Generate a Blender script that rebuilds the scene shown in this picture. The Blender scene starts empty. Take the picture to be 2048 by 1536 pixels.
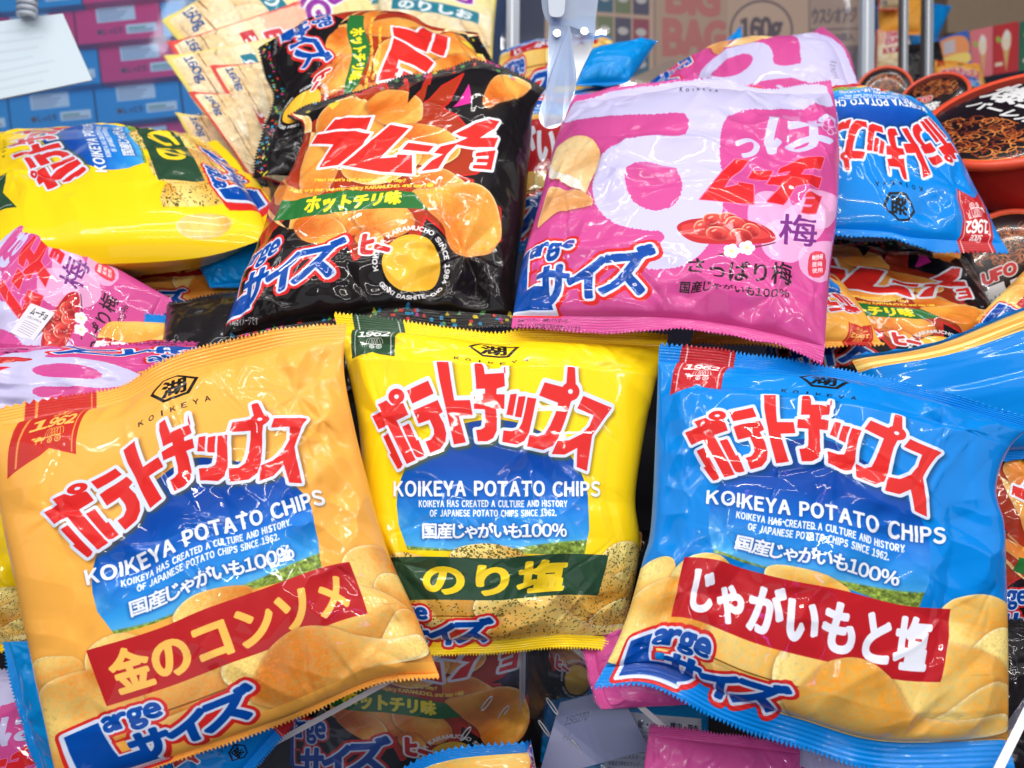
import bpy, bmesh, math, random
import numpy as np
from mathutils import Vector, Matrix

# ---------------------------------------------------------------- camera, world, lights
SC = bpy.context.scene
COL = SC.collection
TILT = math.radians(28)
CAM = np.array([0.0, 0.0, 0.62])
FPX = 1607.0                                   # focal length in photo pixels (2048 wide)
cd = bpy.data.cameras.new('camera'); co = bpy.data.objects.new('camera', cd); COL.objects.link(co)
cd.sensor_width = 36.0; cd.lens = 36.0 * FPX / 2048.0; cd.clip_start = 0.01; cd.clip_end = 60
co.location = CAM; co.rotation_euler = (math.pi / 2 - TILT, 0, 0)
cd.dof.use_dof = True; cd.dof.focus_distance = 0.52; cd.dof.aperture_fstop = 7.0
SC.camera = co
FW = np.array([0, math.cos(TILT), -math.sin(TILT)]); UP = np.array([0, math.sin(TILT), math.cos(TILT)]); RT = np.array([1.0, 0, 0])
SC.view_settings.view_transform = 'Standard'; SC.view_settings.look = 'None'
SC.view_settings.exposure = -0.92; SC.view_settings.gamma = 1.0
wd = bpy.data.worlds.new("World"); SC.world = wd; wd.use_nodes = True
wd.node_tree.nodes['Background'].inputs[0].default_value = (0.62, 0.72, 1.0, 1)
wd.node_tree.nodes['Background'].inputs[1].default_value = 0.15

def area(name, loc, tgt, sx, sy, power, col):
    l = bpy.data.lights.new(name, 'AREA'); l.shape = 'RECTANGLE'; l.size = sx; l.size_y = sy; l.energy = power; l.color = col
    o = bpy.data.objects.new(name, l); COL.objects.link(o); o.location = loc
    o.rotation_euler = (Vector(tgt) - Vector(loc)).to_track_quat('-Z', 'Y').to_euler()
    return o
# the machine's LED strips, plus unseen fill lamps added at the sides, front and back
area('left_fill_lamp', (-1.7, 0.20, 1.45), (0.0, 0.48, 0.35), 1.2, 1.6, 7.6, (1.0, 0.97, 0.95))  # added soft side fill, placed clear of the film's mirror directions
area('right_fill_lamp', (1.7, 0.20, 1.45), (0.0, 0.48, 0.35), 1.2, 1.6, 7.6, (1.0, 0.97, 0.95))  # same added fill from the other side
area('front_strip_lamp', (0.0, 0.0, 1.25), (0.0, 0.42, 0.3), 1.3, 0.008, 9.0, (1.0, 0.96, 0.88))
area('rear_strip_lamp', (0.0, 0.93, 1.42), (0.0, 0.6, 0.4), 1.3, 0.008, 4.2, (1.0, 0.96, 0.90))
area('left_strip_lamp', (-0.34, 0.40, 1.35), (-0.2, 0.42, 0.3), 0.008, 1.2, 7.0, (1.0, 0.96, 0.90))
area('right_strip_lamp', (0.40, 0.40, 1.30), (0.2, 0.42, 0.3), 0.008, 1.2, 7.0, (1.0, 0.96, 0.90))
area('violet_strip_lamp', (0.30, -0.25, 0.75), (0.1, 0.45, 0.3), 0.008, 0.5, 0.35, (0.55, 0.15, 1.0))
area('glint_strip_lamp', (0.0, -0.32, 1.02), (0.0, 0.45, 0.3), 0.9, 0.008, 5.0, (1.0, 0.97, 0.92))  # extra strip added for highlight lines on the lower film
area('hall_fill_lamp', (-0.3, -1.5, 0.75), (0.0, 0.5, 0.3), 1.6, 0.8, 7.0, (0.93, 0.96, 1.0))  # soft fill added behind the player, set low to brighten the chute
area('back_fill_left', (-0.9, 0.55, 2.2), (-0.3, 1.3, 0.6), 0.05, 1.4, 9.0, (0.92, 0.95, 1.0))  # thin overhead lamp added to light the cartons at the back
area('back_fill_right', (0.9, 0.55, 2.2), (0.4, 1.3, 0.6), 0.05, 1.4, 9.0, (0.92, 0.95, 1.0))  # its added twin on the right, also drawing line highlights

def W(px, py, d):
    """photo pixel (2048x1536) at depth d -> world"""
    px = np.asarray(px, float); py = np.asarray(py, float); d = np.asarray(d, float)
    x = (px - 1024) / FPX * d; y = -(py - 768) / FPX * d
    return CAM + x[..., None] * RT + y[..., None] * UP + d[..., None] * FW
def proj(P):
    q = np.asarray(P) - CAM
    d = q @ FW
    return np.stack([1024 + FPX * (q @ RT) / d, 768 - FPX * (q @ UP) / d], -1)

# ---------------------------------------------------------------- object helpers
def tag(o, label=None, cat=None, group=None, kind=None):
    if label: o['label'] = label
    if cat: o['category'] = cat
    if group: o['group'] = group
    if kind: o['kind'] = kind
    return o
def empty(name, loc, label=None, cat=None, group=None):
    o = bpy.data.objects.new(name, None); COL.objects.link(o); o.location = Vector(loc); o.empty_display_size = 0.02
    return tag(o, label, cat, group)
def link(name, me, mat, parent=None, loc=None):
    o = bpy.data.objects.new(name, me); COL.objects.link(o)
    if mat is not None:
        for m in (mat if isinstance(mat, (list, tuple)) else [mat]): me.materials.append(m)
    if parent is not None: o.parent = parent
    if loc is not None: o.location = Vector(loc)
    return o
def grid_mesh(name, P, uv=None, smooth=True, flip=False):
    """P: (rows, cols, 3)"""
    r, c = P.shape[:2]
    me = bpy.data.meshes.new(name)
    idx = np.arange(r * c).reshape(r, c)
    q = np.stack([idx[:-1, :-1], idx[1:, :-1], idx[1:, 1:], idx[:-1, 1:]], -1).reshape(-1, 4)
    if flip: q = q[:, ::-1]
    n = len(q)
    me.vertices.add(r * c); me.vertices.foreach_set('co', P.reshape(-1).astype(np.float32))
    me.loops.add(n * 4); me.loops.foreach_set('vertex_index', q.reshape(-1).astype(np.int32))
    me.polygons.add(n); me.polygons.foreach_set('loop_start', np.arange(0, n * 4, 4, dtype=np.int32))
    me.polygons.foreach_set('loop_total', np.full(n, 4, np.int32))
    if smooth: me.polygons.foreach_set('use_smooth', np.ones(n, bool))
    me.update(calc_edges=True)
    if uv is not None:
        l = me.uv_layers.new(name='UVMap')
        l.data.foreach_set('uv', uv.reshape(-1, 2)[q.reshape(-1)].reshape(-1).astype(np.float32))
    return me
def bm_mesh(name, bm, smooth=False):
    me = bpy.data.meshes.new(name); bm.to_mesh(me); bm.free()
    if smooth:
        for p in me.polygons: p.use_smooth = True
    return me

# ---------------------------------------------------------------- noise
def vnoise(h, w, cell, seed, x0=0.0):
    r = np.random.RandomState(seed)
    gh, gw = int(h / cell) + 3, int(w / cell) + 3
    g = r.rand(gh, gw)
    y = np.arange(h) / cell; x = np.arange(w) / cell
    yi = y.astype(int); xi = x.astype(int); fy = y - yi; fx = x - xi
    fy = fy * fy * (3 - 2 * fy); fx = fx * fx * (3 - 2 * fx)
    a = g[yi][:, xi]; b = g[yi][:, xi + 1]; c = g[yi + 1][:, xi]; d = g[yi + 1][:, xi + 1]
    t = a + (b - a) * fx; u = c + (d - c) * fx
    return t + (u - t) * fy[:, None]
def fnoise(h, w, cell, seed, octs=4):
    s = 0; a = 1.0; t = 0
    for k in range(octs):
        s = s + a * vnoise(h, w, max(cell / 2 ** k, 1.0), seed + k * 17); t += a; a *= 0.55
    return s / t
def blur(m, r):
    r = int(r)
    if r < 1: return m
    for _ in range(2):
        for ax in (0, 1):
            p = [(0, 0)] * m.ndim; p[ax] = (r + 1, r)
            c = np.cumsum(np.pad(m, p, mode='edge'), axis=ax)
            n = m.shape[ax]
            m = (np.take(c, np.arange(2 * r + 1, 2 * r + 1 + n), ax) - np.take(c, np.arange(n), ax)) / (2 * r + 1)
    return m

# ---------------------------------------------------------------- print: polygons rasterised into the film's artwork
GL = {}
def glyphs(s):
    if s in GL: return GL[s]
    cu = bpy.data.curves.new('tmp_text', 'FONT'); cu.body = s
    o = bpy.data.objects.new('tmp_text', cu); COL.objects.link(o)
    c = o.to_curve(bpy.context.evaluated_depsgraph_get())
    out = []
    for sp in c.splines:
        bp = sp.bezier_points; n = len(bp); pts = []
        co_ = np.array([p.co[:2] for p in bp]); hl = np.array([p.handle_left[:2] for p in bp]); hr = np.array([p.handle_right[:2] for p in bp])
        for i in range(n):
            j = (i + 1) % n
            a, b, c1, d = co_[i], hr[i], hl[j], co_[j]
            dev = abs(np.cross(d - a, b - a)) + abs(np.cross(d - a, c1 - a))
            k = 1 if dev < 1e-5 else 5
            t = (np.arange(k) / k)[:, None]
            pts.append(a * (1 - t) ** 3 + 3 * b * t * (1 - t) ** 2 + 3 * c1 * t * t * (1 - t) + d * t ** 3)
        out.append(np.concatenate(pts))
    o.to_curve_clear(); bpy.data.objects.remove(o); bpy.data.curves.remove(cu)
    GL[s] = out
    return out
def spaced(s, gap):
    """letters of s set one by one with extra gap (em)"""
    x = 0; out = []
    for ch in s:
        if ch == ' ': x += 0.30 + gap; continue
        if ch == 'I': out.append(np.array([[x + .03, -.0], [x + .125, -.0], [x + .125, .733], [x + .03, .733]])); x += .155 + gap; continue
        g = glyphs(chr(ord(ch) + 0xFEE0) if 33 <= ord(ch) <= 126 else ch); mn = min(p[:, 0].min() for p in g); mx = max(p[:, 0].max() for p in g)
        out += [p + [x - mn, 0] for p in g]; x += mx - mn + gap
    return out
def fit(g, x0, y0, x1, y1):
    a = np.concatenate(g); mn = a.min(0); mx = a.max(0); sz = np.maximum(mx - mn, 1e-6)
    return [np.stack([x0 + (p[:, 0] - mn[0]) / sz[0] * (x1 - x0), y1 - (p[:, 1] - mn[1]) / sz[1] * (y1 - y0)], -1) for p in g]
def fitq(g, tl, tr, br, bl, pad=0.0):
    f = fit(g, 0, 0, 1, 1); tl, tr, br, bl = [np.array(q, float) for q in (tl, tr, br, bl)]
    out = []
    for p in f:
        x = p[:, :1]; y = p[:, 1:]
        out.append((tl * (1 - x) + tr * x) * (1 - y) + (bl * (1 - x) + br * x) * y)
    return out
def dens(polys, step):
    out = []
    for p in polys:
        q = np.roll(p, -1, 0); L = np.hypot(*(q - p).T); n = np.maximum(1, np.ceil(L / step).astype(int))
        pts = [p[i] + (q[i] - p[i]) * (np.arange(n[i]) / n[i])[:, None] for i in range(len(p))]
        out.append(np.concatenate(pts))
    return out
def ell(cx, cy, rx, ry, rot=0, n=40, wob=0, seed=0):
    t = np.linspace(0, 2 * math.pi, n, endpoint=False)
    r = np.ones(n)
    if wob:
        R = np.random.RandomState(seed)
        for k in (2, 3, 5): r += wob / k * 2 * np.cos(k * t + R.rand() * 6.3) * R.uniform(.5, 1)
    x = rx * r * np.cos(t); y = ry * r * np.sin(t); c, s = math.cos(rot), math.sin(rot)
    return np.stack([cx + x * c - y * s, cy + x * s + y * c], -1)
def rect(x0, y0, x1, y1): return np.array([[x0, y0], [x1, y0], [x1, y1], [x0, y1]], float)
def smoothpoly(pts, n=6):
    p = np.array(pts, float); out = []
    N = len(p)
    for i in range(N):
        a, b, c, d = p[i - 1], p[i], p[(i + 1) % N], p[(i + 2) % N]
        for t in np.arange(n) / n:
            out.append(.5 * (2 * b + (c - a) * t + (2 * a - 5 * b + 4 * c - d) * t * t + (3 * b - a - 3 * c + d) * t ** 3))
    return np.array(out)
AA = 3
class Art:
    def __init__(s, w, h, col):
        s.w, s.h = w, h; s.a = np.ones((h, w, 3), np.float32) * np.array(col, np.float32); s.T = None
    def X(s, polys):
        if s.T is None: return polys
        return [s.T(p) for p in polys]
    def cov(s, polys, grow=0, raw=False):
        """coverage mask of polygons; -> (mask, y0, x0)"""
        if not raw: polys = s.X(polys)
        allp = np.concatenate(polys); g = grow + 2
        x0 = max(0, int(allp[:, 0].min() - g)); x1 = min(s.w, int(allp[:, 0].max() + g) + 1)
        y0 = max(0, int(allp[:, 1].min() - g)); y1 = min(s.h, int(allp[:, 1].max() + g) + 1)
        if x1 <= x0 or y1 <= y0: return None
        m = s._fill(polys, x0, y0, x1, y1)
        if grow > 0:
            caps = []
            ang = np.linspace(-math.pi / 2, math.pi / 2, 6)
            for p in polys:
                q = np.roll(p, -1, 0); d = q - p; L = np.hypot(d[:, 0], d[:, 1]); ok = L > 1e-6
                th = np.arctan2(d[:, 1], d[:, 0])
                for i in np.nonzero(ok)[0]:
                    a1 = ang + th[i]
                    caps.append(np.concatenate([q[i] + grow * np.stack([np.cos(a1), np.sin(a1)], -1), p[i] + grow * np.stack([np.cos(a1 + math.pi), np.sin(a1 + math.pi)], -1)]))
            m = np.maximum(m, s._fill(caps, x0, y0, x1, y1))
        return m, y0, x0
    def _fill(s, polys, x0, y0, x1, y1):
        H, Wd = (y1 - y0) * AA, (x1 - x0) * AA
        P = np.concatenate(polys); Q = np.concatenate([np.roll(p, -1, 0) for p in polys])
        ax, ay = (P[:, 0] - x0) * AA, (P[:, 1] - y0) * AA; bx, by = (Q[:, 0] - x0) * AA, (Q[:, 1] - y0) * AA
        sg = np.where(by > ay, 1, -1)
        ty = np.minimum(ay, by); tx = np.where(by > ay, ax, bx); uy = np.maximum(ay, by); ux = np.where(by > ay, bx, ax)
        r0 = np.clip(np.ceil(ty - .5), 0, H).astype(int); r1 = np.clip(np.ceil(uy - .5), 0, H).astype(int)
        n = np.maximum(r1 - r0, 0); k = np.nonzero(n)[0]
        acc = np.zeros((H, Wd + 1), np.int32)
        if len(k):
            rep = np.repeat(k, n[k]); off = np.arange(len(rep)) - np.repeat(np.cumsum(n[k]) - n[k], n[k])
            row = r0[rep] + off
            xx = tx[rep] + (row + .5 - ty[rep]) / (uy[rep] - ty[rep]) * (ux[rep] - tx[rep])
            np.add.at(acc, (row, np.clip(np.ceil(xx - .5), 0, Wd).astype(int)), sg[rep])
        m = (np.cumsum(acc, 1)[:, :Wd] != 0).astype(np.float32)
        return m.reshape(y1 - y0, AA, x1 - x0, AA).mean((1, 3))
    def put(s, c, col, alpha=1.0):
        if c is None: return
        m, y0, x0 = c; v = s.a[y0:y0 + m.shape[0], x0:x0 + m.shape[1]]
        mm = (m * alpha)[..., None]
        v[:] = v * (1 - mm) + (np.asarray(col, np.float32)) * mm
    def fill(s, polys, col, alpha=1.0, grow=0):
        if isinstance(polys, np.ndarray): polys = [polys]
        s.put(s.cov(polys, grow), col, alpha)
    def shadow(s, polys, dx, dy, r, col, alpha, grow=0):
        c = s.cov(polys, grow + 2 * r)
        if c is None: return
        c0 = s.cov([p for p in polys], grow)
        m, y0, x0 = c; z = np.zeros_like(m)
        if c0 is None: return
        m0, yy, xx = c0; z[yy - y0:yy - y0 + m0.shape[0], xx - x0:xx - x0 + m0.shape[1]] = m0
        z = blur(z, r)
        z = np.roll(np.roll(z, int(dy), 0), int(dx), 1)
        s.put((z, y0, x0), col, alpha)
    def chip(s, poly, light=(246, 205, 120), dark=(214, 140, 50), seed=0, ang=0.6, rim=(190, 120, 40), specks=None, shade=True):
        if isinstance(poly, list): poly = np.array(poly, float)
        c = s.cov([poly])
        if c is None: return
        m, y0, x0 = c; h, w = m.shape
        P = s.X([poly])[0]; cx, cy = P.mean(0); R = max(np.ptp(P[:, 0]), np.ptp(P[:, 1])) / 2 + 1e-3
        yy, xx = np.mgrid[0:h, 0:w]
        t = ((xx + x0 - cx) * math.cos(ang) + (yy + y0 - cy) * math.sin(ang)) / R
        n = fnoise(h, w, max(R / 2.0, 6), seed, 4) - .5; f = fnoise(h, w, 9, seed + 7, 2) - .5; g = vnoise(h, w, 4, seed + 11) - .5
        sd_ = ((xx + x0 - cx) * -math.sin(ang) + (yy + y0 - cy) * math.cos(ang)) / R
        k = np.clip(.42 + .50 * t + .28 * np.cos(3.4 * sd_ + seed) + .62 * n + .45 * f + .55 * g, 0, 1)[..., None]
        col = np.array(light) * (1 - k) + np.array(dark) * k
        e = np.clip((blur(m, max(3, R * .05)) - .5) * 2, 0, 1)[..., None]
        lit = np.clip(-t * 1.3, 0, 1)[..., None]
        col = col + (np.array([255, 238, 190]) - col) * (1 - e) * (.30 + .6 * lit) + (np.array(rim) - col) * (1 - e) * .30 * (1 - lit)
        col = col * (1 + .18 * f[..., None] + .16 * g[..., None])
        s.shadow([poly], 0, 5, 7, (96, 44, 6), .62) if shade else None
        s.put(c, np.clip(col, 0, 255))
        if specks is not None:
            r = np.random.RandomState(seed + 3); k = specks; ps = []
            xs = P[:, 0].min() + r.rand(k) * np.ptp(P[:, 0]); ys = P[:, 1].min() + r.rand(k) * np.ptp(P[:, 1])
            for x, y in zip(xs, ys):
                iy, ix = int(y - y0), int(x - x0)
                if 0 <= iy < h and 0 <= ix < w and m[iy, ix] > .9:
                    ps.append(ell(x, y, r.uniform(2, 5.5), r.uniform(1, 2.2), r.rand() * 3.1, 8))
            if ps:
                T, s.T = s.T, None; s.fill(ps, (62, 62, 22), .85); s.T = T
    def image(s, name):
        im = bpy.data.images.new(name, s.w, s.h)
        px = np.ones((s.h, s.w, 4), np.float32); px[..., :3] = np.clip(s.a[::-1] / 255.0, 0, 1)
        im.pixels.foreach_set(px.reshape(-1)); im.update(); im.pack()
        return im
def txt(s, gap=None): return glyphs(s) if gap is None and not s.isascii() else spaced(s, .07 if gap is None else gap)
# ---------------------------------------------------------------- film bags
def polyline(pts):
    """smooth arclength parametrised curve through points -> f(t)"""
    p = np.array(pts, float)
    if len(p) > 2:
        e = np.concatenate([[2 * p[0] - p[1]], p, [2 * p[-1] - p[-2]]]); o = []
        for i in range(1, len(e) - 2):
            t = (np.arange(12) / 12)[:, None]; a, b, c, d = e[i - 1], e[i], e[i + 1], e[i + 2]
            o.append(.5 * (2 * b + (c - a) * t + (2 * a - 5 * b + 4 * c - d) * t * t + (3 * b - a - 3 * c + d) * t ** 3))
        p = np.concatenate(o + [p[-1:]])
    L = np.concatenate([[0], np.cumsum(np.hypot(*np.diff(p, axis=0).T))]); L /= L[-1]
    return lambda t: np.stack([np.interp(t, L, p[:, 0]), np.interp(t, L, p[:, 1])], -1)

class Bag:
    """pillow bag whose four seal corners (TL, TR, BR, BL as printed) stand at px/depth; edges may curve"""
    def __init__(s, c, d, T=0.03, top=None, right=None, bottom=None, left=None, g=None, seed=1, amp=1.0, taper=0.0, seal=(.05, .05), tx=(0, 1), gu=None, sk=0.0):
        s.c = [np.array(q, float) for q in c]; s.d = d; s.T = T; s.seed = seed; s.amp = amp; s.taper = taper; s.seal = seal; s.tx = tx; s.gu = gu; s.sk = sk
        s.et = polyline(top or [c[0], c[1]]); s.eb = polyline(bottom or [c[3], c[2]])
        s.el = polyline(left or [c[0], c[3]]); s.er = polyline(right or [c[1], c[2]])
        s.g = g
        K = [W(q[0], q[1], dd) for q, dd in zip(s.c, d)]
        s.K = K
        n = np.cross(K[1] - K[3], K[0] - K[2]); n /= np.linalg.norm(n)
        if n @ (CAM - sum(K) / 4) < 0: n = -n
        s.n = n
        s.Wm = (np.linalg.norm(K[1] - K[0]) + np.linalg.norm(K[2] - K[3])) / 2
        s.Hm = (np.linalg.norm(K[3] - K[0]) + np.linalg.norm(K[2] - K[1])) / 2
    def coons(s, u, v):
        u = np.clip(u, 0, 1); v = np.clip(v, 0, 1)
        U = u[..., None]; V = v[..., None]
        T, B, L, R = s.et(u), s.eb(u), s.el(v), s.er(v); c = s.c
        return (1 - V) * T + V * B + (1 - U) * L + U * R - ((1 - U) * (1 - V) * c[0] + U * (1 - V) * c[1] + U * V * c[2] + (1 - U) * V * c[3])
    def prof(s, v):
        a, b = s.seal
        w = np.clip((v - a) / (1 - a - b), 0, 1)
        return np.power(np.clip(4 * w * (1 - w), 0, 1), .48)
    def pos(s, u, v, side=1.0, disp=None):
        """u,v in print space (v down from the top)"""
        vg = np.interp(v, s.g[0], s.g[1]) if s.g is not None else v
        if s.sk: vg = vg + s.sk * (u - .5) * np.clip(4 * v * (1 - v), 0, 1)
        if s.gu is not None: u = np.interp(u, s.gu[0], s.gu[1])
        t = s.prof(v)
        q = 2 * u - 1
        sn = np.sin(math.pi / 2 * q)
        xs = q + (sn - q) * .62 * t
        xs = xs * (1 - s.taper * t)
        h = s.T * t * np.power(np.clip(np.cos(math.pi / 2 * q), 0, 1), .48)
        uu = .5 + xs / 2
        px = s.coons(uu, vg)
        d0, d1, d2, d3 = s.d
        dep = (1 - vg) * (d0 * (1 - uu) + d1 * uu) + vg * (d3 * (1 - uu) + d2 * uu)
        P = W(px[..., 0], px[..., 1], dep)
        hh = h * side * (1.0 if side > 0 else .85)
        if disp is not None: hh = hh + disp
        return P + s.n * hh[..., None]
    def inv(s, p):
        """photo pixels -> print space u,v (0..1)"""
        p = np.asarray(p, float); uv = np.full(p.shape, .5)
        for _ in range(14):
            e = 1e-3; u, v = uv[..., 0], uv[..., 1]
            f = proj(s.pos(u, v)); fu = (proj(s.pos(u + e, v)) - f) / e; fv = (proj(s.pos(u, v + e)) - f) / e
            r = p - f; det = fu[..., 0] * fv[..., 1] - fu[..., 1] * fv[..., 0]; det = np.where(abs(det) < 1e-6, 1e-6, det)
            du = (r[..., 0] * fv[..., 1] - r[..., 1] * fv[..., 0]) / det; dv = (fu[..., 0] * r[..., 1] - fu[..., 1] * r[..., 0]) / det
            uv = np.stack([np.clip(u + np.clip(du, -.2, .2), .02, .98), np.clip(v + np.clip(dv, -.2, .2), .0, 1.)], -1)
        return uv

def tri(x): return 2 * np.abs(2 * (x - np.floor(x + .5))) - 1
def wrinkle(b, u, v):
    """displacement (m) of the front film: pleats from the seals, sharp creases, buckles, soft waves"""
    R = np.random.RandomState(b.seed * 7 + 1); H, Wd = u.shape
    x = (u - .5) * b.Wm; y = (v - .5) * b.Hm
    cell = max(6, int(H / 9))
    wx = (fnoise(H, Wd, cell, b.seed + 5, 3) - .5); wy = (fnoise(H, Wd, cell, b.seed + 55, 3) - .5)
    z = .0042 * (fnoise(H, Wd, int(H / 3), b.seed + 9, 1) - .5) + .0006 * (fnoise(H, Wd, int(H / 9), b.seed + 19, 2) - .5)
    xw = x + .006 * wx; yw = y + .006 * wy
    sc = b.Wm / .2
    def ridge(d, w): return np.clip(1 - np.abs(d) / w, 0, 1) ** 1.6
    for top in (0, 1):                                     # pleats gathered at each seal
        for k in range(13):
            u0 = (R.rand() - .5) * .96 * b.Wm; w = R.uniform(.002, .009) * sc; L = R.uniform(.010, .050) * sc; a = R.uniform(.0005, .0022) * R.choice([-1, 1]); sl = R.uniform(-.6, .6)
            r = (v - b.seal[0]) * b.Hm if top == 0 else (1 - b.seal[1] - v) * b.Hm
            z = z + a * ridge(xw - u0 - sl * r, w * (1 + 1.4 * np.clip(r / L, 0, 2))) * np.exp(-np.clip(r, 0, 9) / L) * np.clip(r / .005, 0, 1)
    for k in range(34):                                    # sharp creases, long soft ones and short hard ones
        e = k % 3
        cx = (R.rand() - .5) * .95 * b.Wm; cy = (R.rand() - .5) * .9 * b.Hm; th = R.rand() * math.pi
        if e == 0: L, w, a = R.uniform(.03, .08) * sc, R.uniform(.006, .016) * sc, R.uniform(.0008, .0020)
        else: L, w, a = R.uniform(.008, .032) * sc, R.uniform(.0022, .006) * sc, R.uniform(.0003, .0009)
        a *= R.choice([-1, 1]); c_, s_ = math.cos(th), math.sin(th); bend = R.uniform(-6, 6)
        t = (xw - cx) * c_ + (yw - cy) * s_; d = -(xw - cx) * s_ + (yw - cy) * c_ + bend * t * t
        z = z + a * (np.clip(1 - np.abs(d) / w, 0, 1) if e == 0 else ridge(d, w)) * np.clip(1 - (t / L) ** 2, 0, 1) if e == 0 else z + a * ridge(d, w * (.35 + .65 * np.clip(1 - np.abs(t) / L, 0, 1))) * np.clip(1 - (t / L) ** 2, 0, 1)
    for sx in (-1, 1):                                     # pinched folds running in from the four corners and the sides
        for sy in (-1, 1):
            for q in range(2):
                cx, cy = sx * b.Wm * R.uniform(.40, .50), sy * b.Hm * R.uniform(.40, .46); th = math.atan2(-sy * b.Hm * R.uniform(.3, 1), -sx * b.Wm * R.uniform(.25, 1)); L = R.uniform(.03, .075) * sc
                c_, s_ = math.cos(th), math.sin(th); t = (xw - cx) * c_ + (yw - cy) * s_; d = -(xw - cx) * s_ + (yw - cy) * c_
                z = z + R.uniform(.0014, .0032) * R.choice([-1, 1]) * np.clip(1 - np.abs(d) / (R.uniform(.004, .010) * sc * (1 + 12 * np.clip(t, 0, .1))), 0, 1) * np.clip(1 - t / L, 0, 1) * np.clip(1 + t / .012, 0, 1)
        for q in range(3):
            cy = (R.rand() - .5) * .8 * b.Hm; L = R.uniform(.015, .05) * sc; sl = R.uniform(-.7, .7); t = (b.Wm / 2 - sx * xw); d = yw - cy - sl * t
            z = z + R.uniform(.0010, .0024) * R.choice([-1, 1]) * np.clip(1 - np.abs(d) / (R.uniform(.004, .011) * sc), 0, 1) * np.clip(1 - t / L, 0, 1)
    for k in range(12):                                    # star-shaped buckles, most of them near corners and edges
        e = k < 8
        cx = R.choice([-1, 1]) * R.uniform(.26, .47) * b.Wm if e else (R.rand() - .5) * .6 * b.Wm
        cy = R.choice([-1, 1]) * R.uniform(.16, .43) * b.Hm if e else (R.rand() - .5) * .6 * b.Hm
        dx, dy = xw - cx, yw - cy; r = np.hypot(dx, dy); th = np.arctan2(dy, dx); r0 = R.uniform(.010, .034) * sc * (1 if e else .6)
        n1 = R.randint(2, 5)
        sh = tri(th / (2 * math.pi) * n1 + R.rand()) + .7 * tri(th / (2 * math.pi) * (n1 + 2) + R.rand())
        z = z + R.uniform(.05, .12) * (1.5 if e else .7) * r * sh * np.exp(-(r / r0) ** 1.5)
    best = np.full(x.shape, 9.0)                           # crumpled patches: small flat facets meeting in hard creases
    for k in range(90):
        px, py = (R.rand() - .5) * 1.05 * b.Wm, (R.rand() - .5) * 1.05 * b.Hm; th = R.rand() * math.pi; an = R.uniform(.55, 1.0); c_, s_ = math.cos(th), math.sin(th)
        dx, dy = xw - px, yw - py; q1 = dx * c_ + dy * s_; q2 = (-dx * s_ + dy * c_) * an
        best = np.minimum(best, np.sqrt(q1 * q1 + q2 * q2 + (.0016 * sc) ** 2) + R.uniform(0, .004) * sc)
    edge = np.clip(np.maximum(np.abs(2 * u - 1), np.abs(2 * v - 1)) * 1.9 - .95, 0, 1)
    msk = np.clip((fnoise(H, Wd, int(H / 4), b.seed + 77, 2) - .56 + .16 * edge) * 7, 0, 1)
    z = z + .40 * (best - .012 * sc) * msk
    env = np.clip(1 - np.abs(2 * u - 1) ** 5, 0, 1) * np.clip(b.prof(v) * 2.2, 0, 1)
    return z * b.amp * env

FILMS = {}
def film_material(name, image=None, color=(.8, .8, .8), rough=.34, crumple=1.0):
    m = bpy.data.materials.new(name); m.use_nodes = True; nt = m.node_tree; b = nt.nodes['Principled BSDF']
    b.inputs['Roughness'].default_value = rough; b.inputs['Coat Weight'].default_value = .48; b.inputs['Coat Roughness'].default_value = .03
    b.inputs['IOR'].default_value = 1.5; b.inputs['Specular IOR Level'].default_value = .12
    if image is not None:
        t = nt.nodes.new('ShaderNodeTexImage'); t.image = image; t.extension = 'EXTEND'
        nt.links.new(t.outputs['Color'], b.inputs['Base Color'])
    else:
        b.inputs['Base Color'].default_value = (*color, 1)
    tc = nt.nodes.new('ShaderNodeTexCoord')
    n1 = nt.nodes.new('ShaderNodeTexNoise'); n1.inputs['Scale'].default_value = 70; n1.inputs['Detail'].default_value = 3; n1.inputs['Distortion'].default_value = 1.2
    n2 = nt.nodes.new('ShaderNodeTexVoronoi'); n2.feature = 'DISTANCE_TO_EDGE'; n2.inputs['Scale'].default_value = 26
    nt.links.new(tc.outputs['Object'], n1.inputs['Vector'])
    mx = nt.nodes.new('ShaderNodeVectorMath'); mx.operation = 'MULTIPLY_ADD'; mx.inputs[1].default_value = (.05, .05, .05)
    nt.links.new(n1.outputs['Color'], mx.inputs[0]); nt.links.new(tc.outputs['Object'], mx.inputs[2]); nt.links.new(mx.outputs[0], n2.inputs['Vector'])
    ad = nt.nodes.new('ShaderNodeMath'); ad.operation = 'MULTIPLY_ADD'; ad.inputs[1].default_value = .35
    nt.links.new(n2.outputs['Distance'], ad.inputs[0]); nt.links.new(n1.outputs['Fac'], ad.inputs[2])
    n3 = nt.nodes.new('ShaderNodeTexNoise'); n3.inputs['Scale'].default_value = 22; n3.inputs['Detail'].default_value = 5
    nt.links.new(tc.outputs['Object'], n3.inputs['Vector'])
    mr = nt.nodes.new('ShaderNodeMapRange'); mr.inputs['From Min'].default_value = .42; mr.inputs['From Max'].default_value = .70; mr.inputs['To Min'].default_value = .016; mr.inputs['To Max'].default_value = .055
    nt.links.new(n3.outputs['Fac'], mr.inputs['Value']); nt.links.new(mr.outputs['Result'], b.inputs['Coat Roughness'])
    bp = nt.nodes.new('ShaderNodeBump'); bp.inputs['Strength'].default_value = .012 * crumple; bp.inputs['Distance'].default_value = .004
    nt.links.new(ad.outputs[0], bp.inputs['Height']); nt.links.new(bp.outputs['Normal'], b.inputs['Normal']); nt.links.new(bp.outputs['Normal'], b.inputs['Coat Normal'])
    return m

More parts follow.
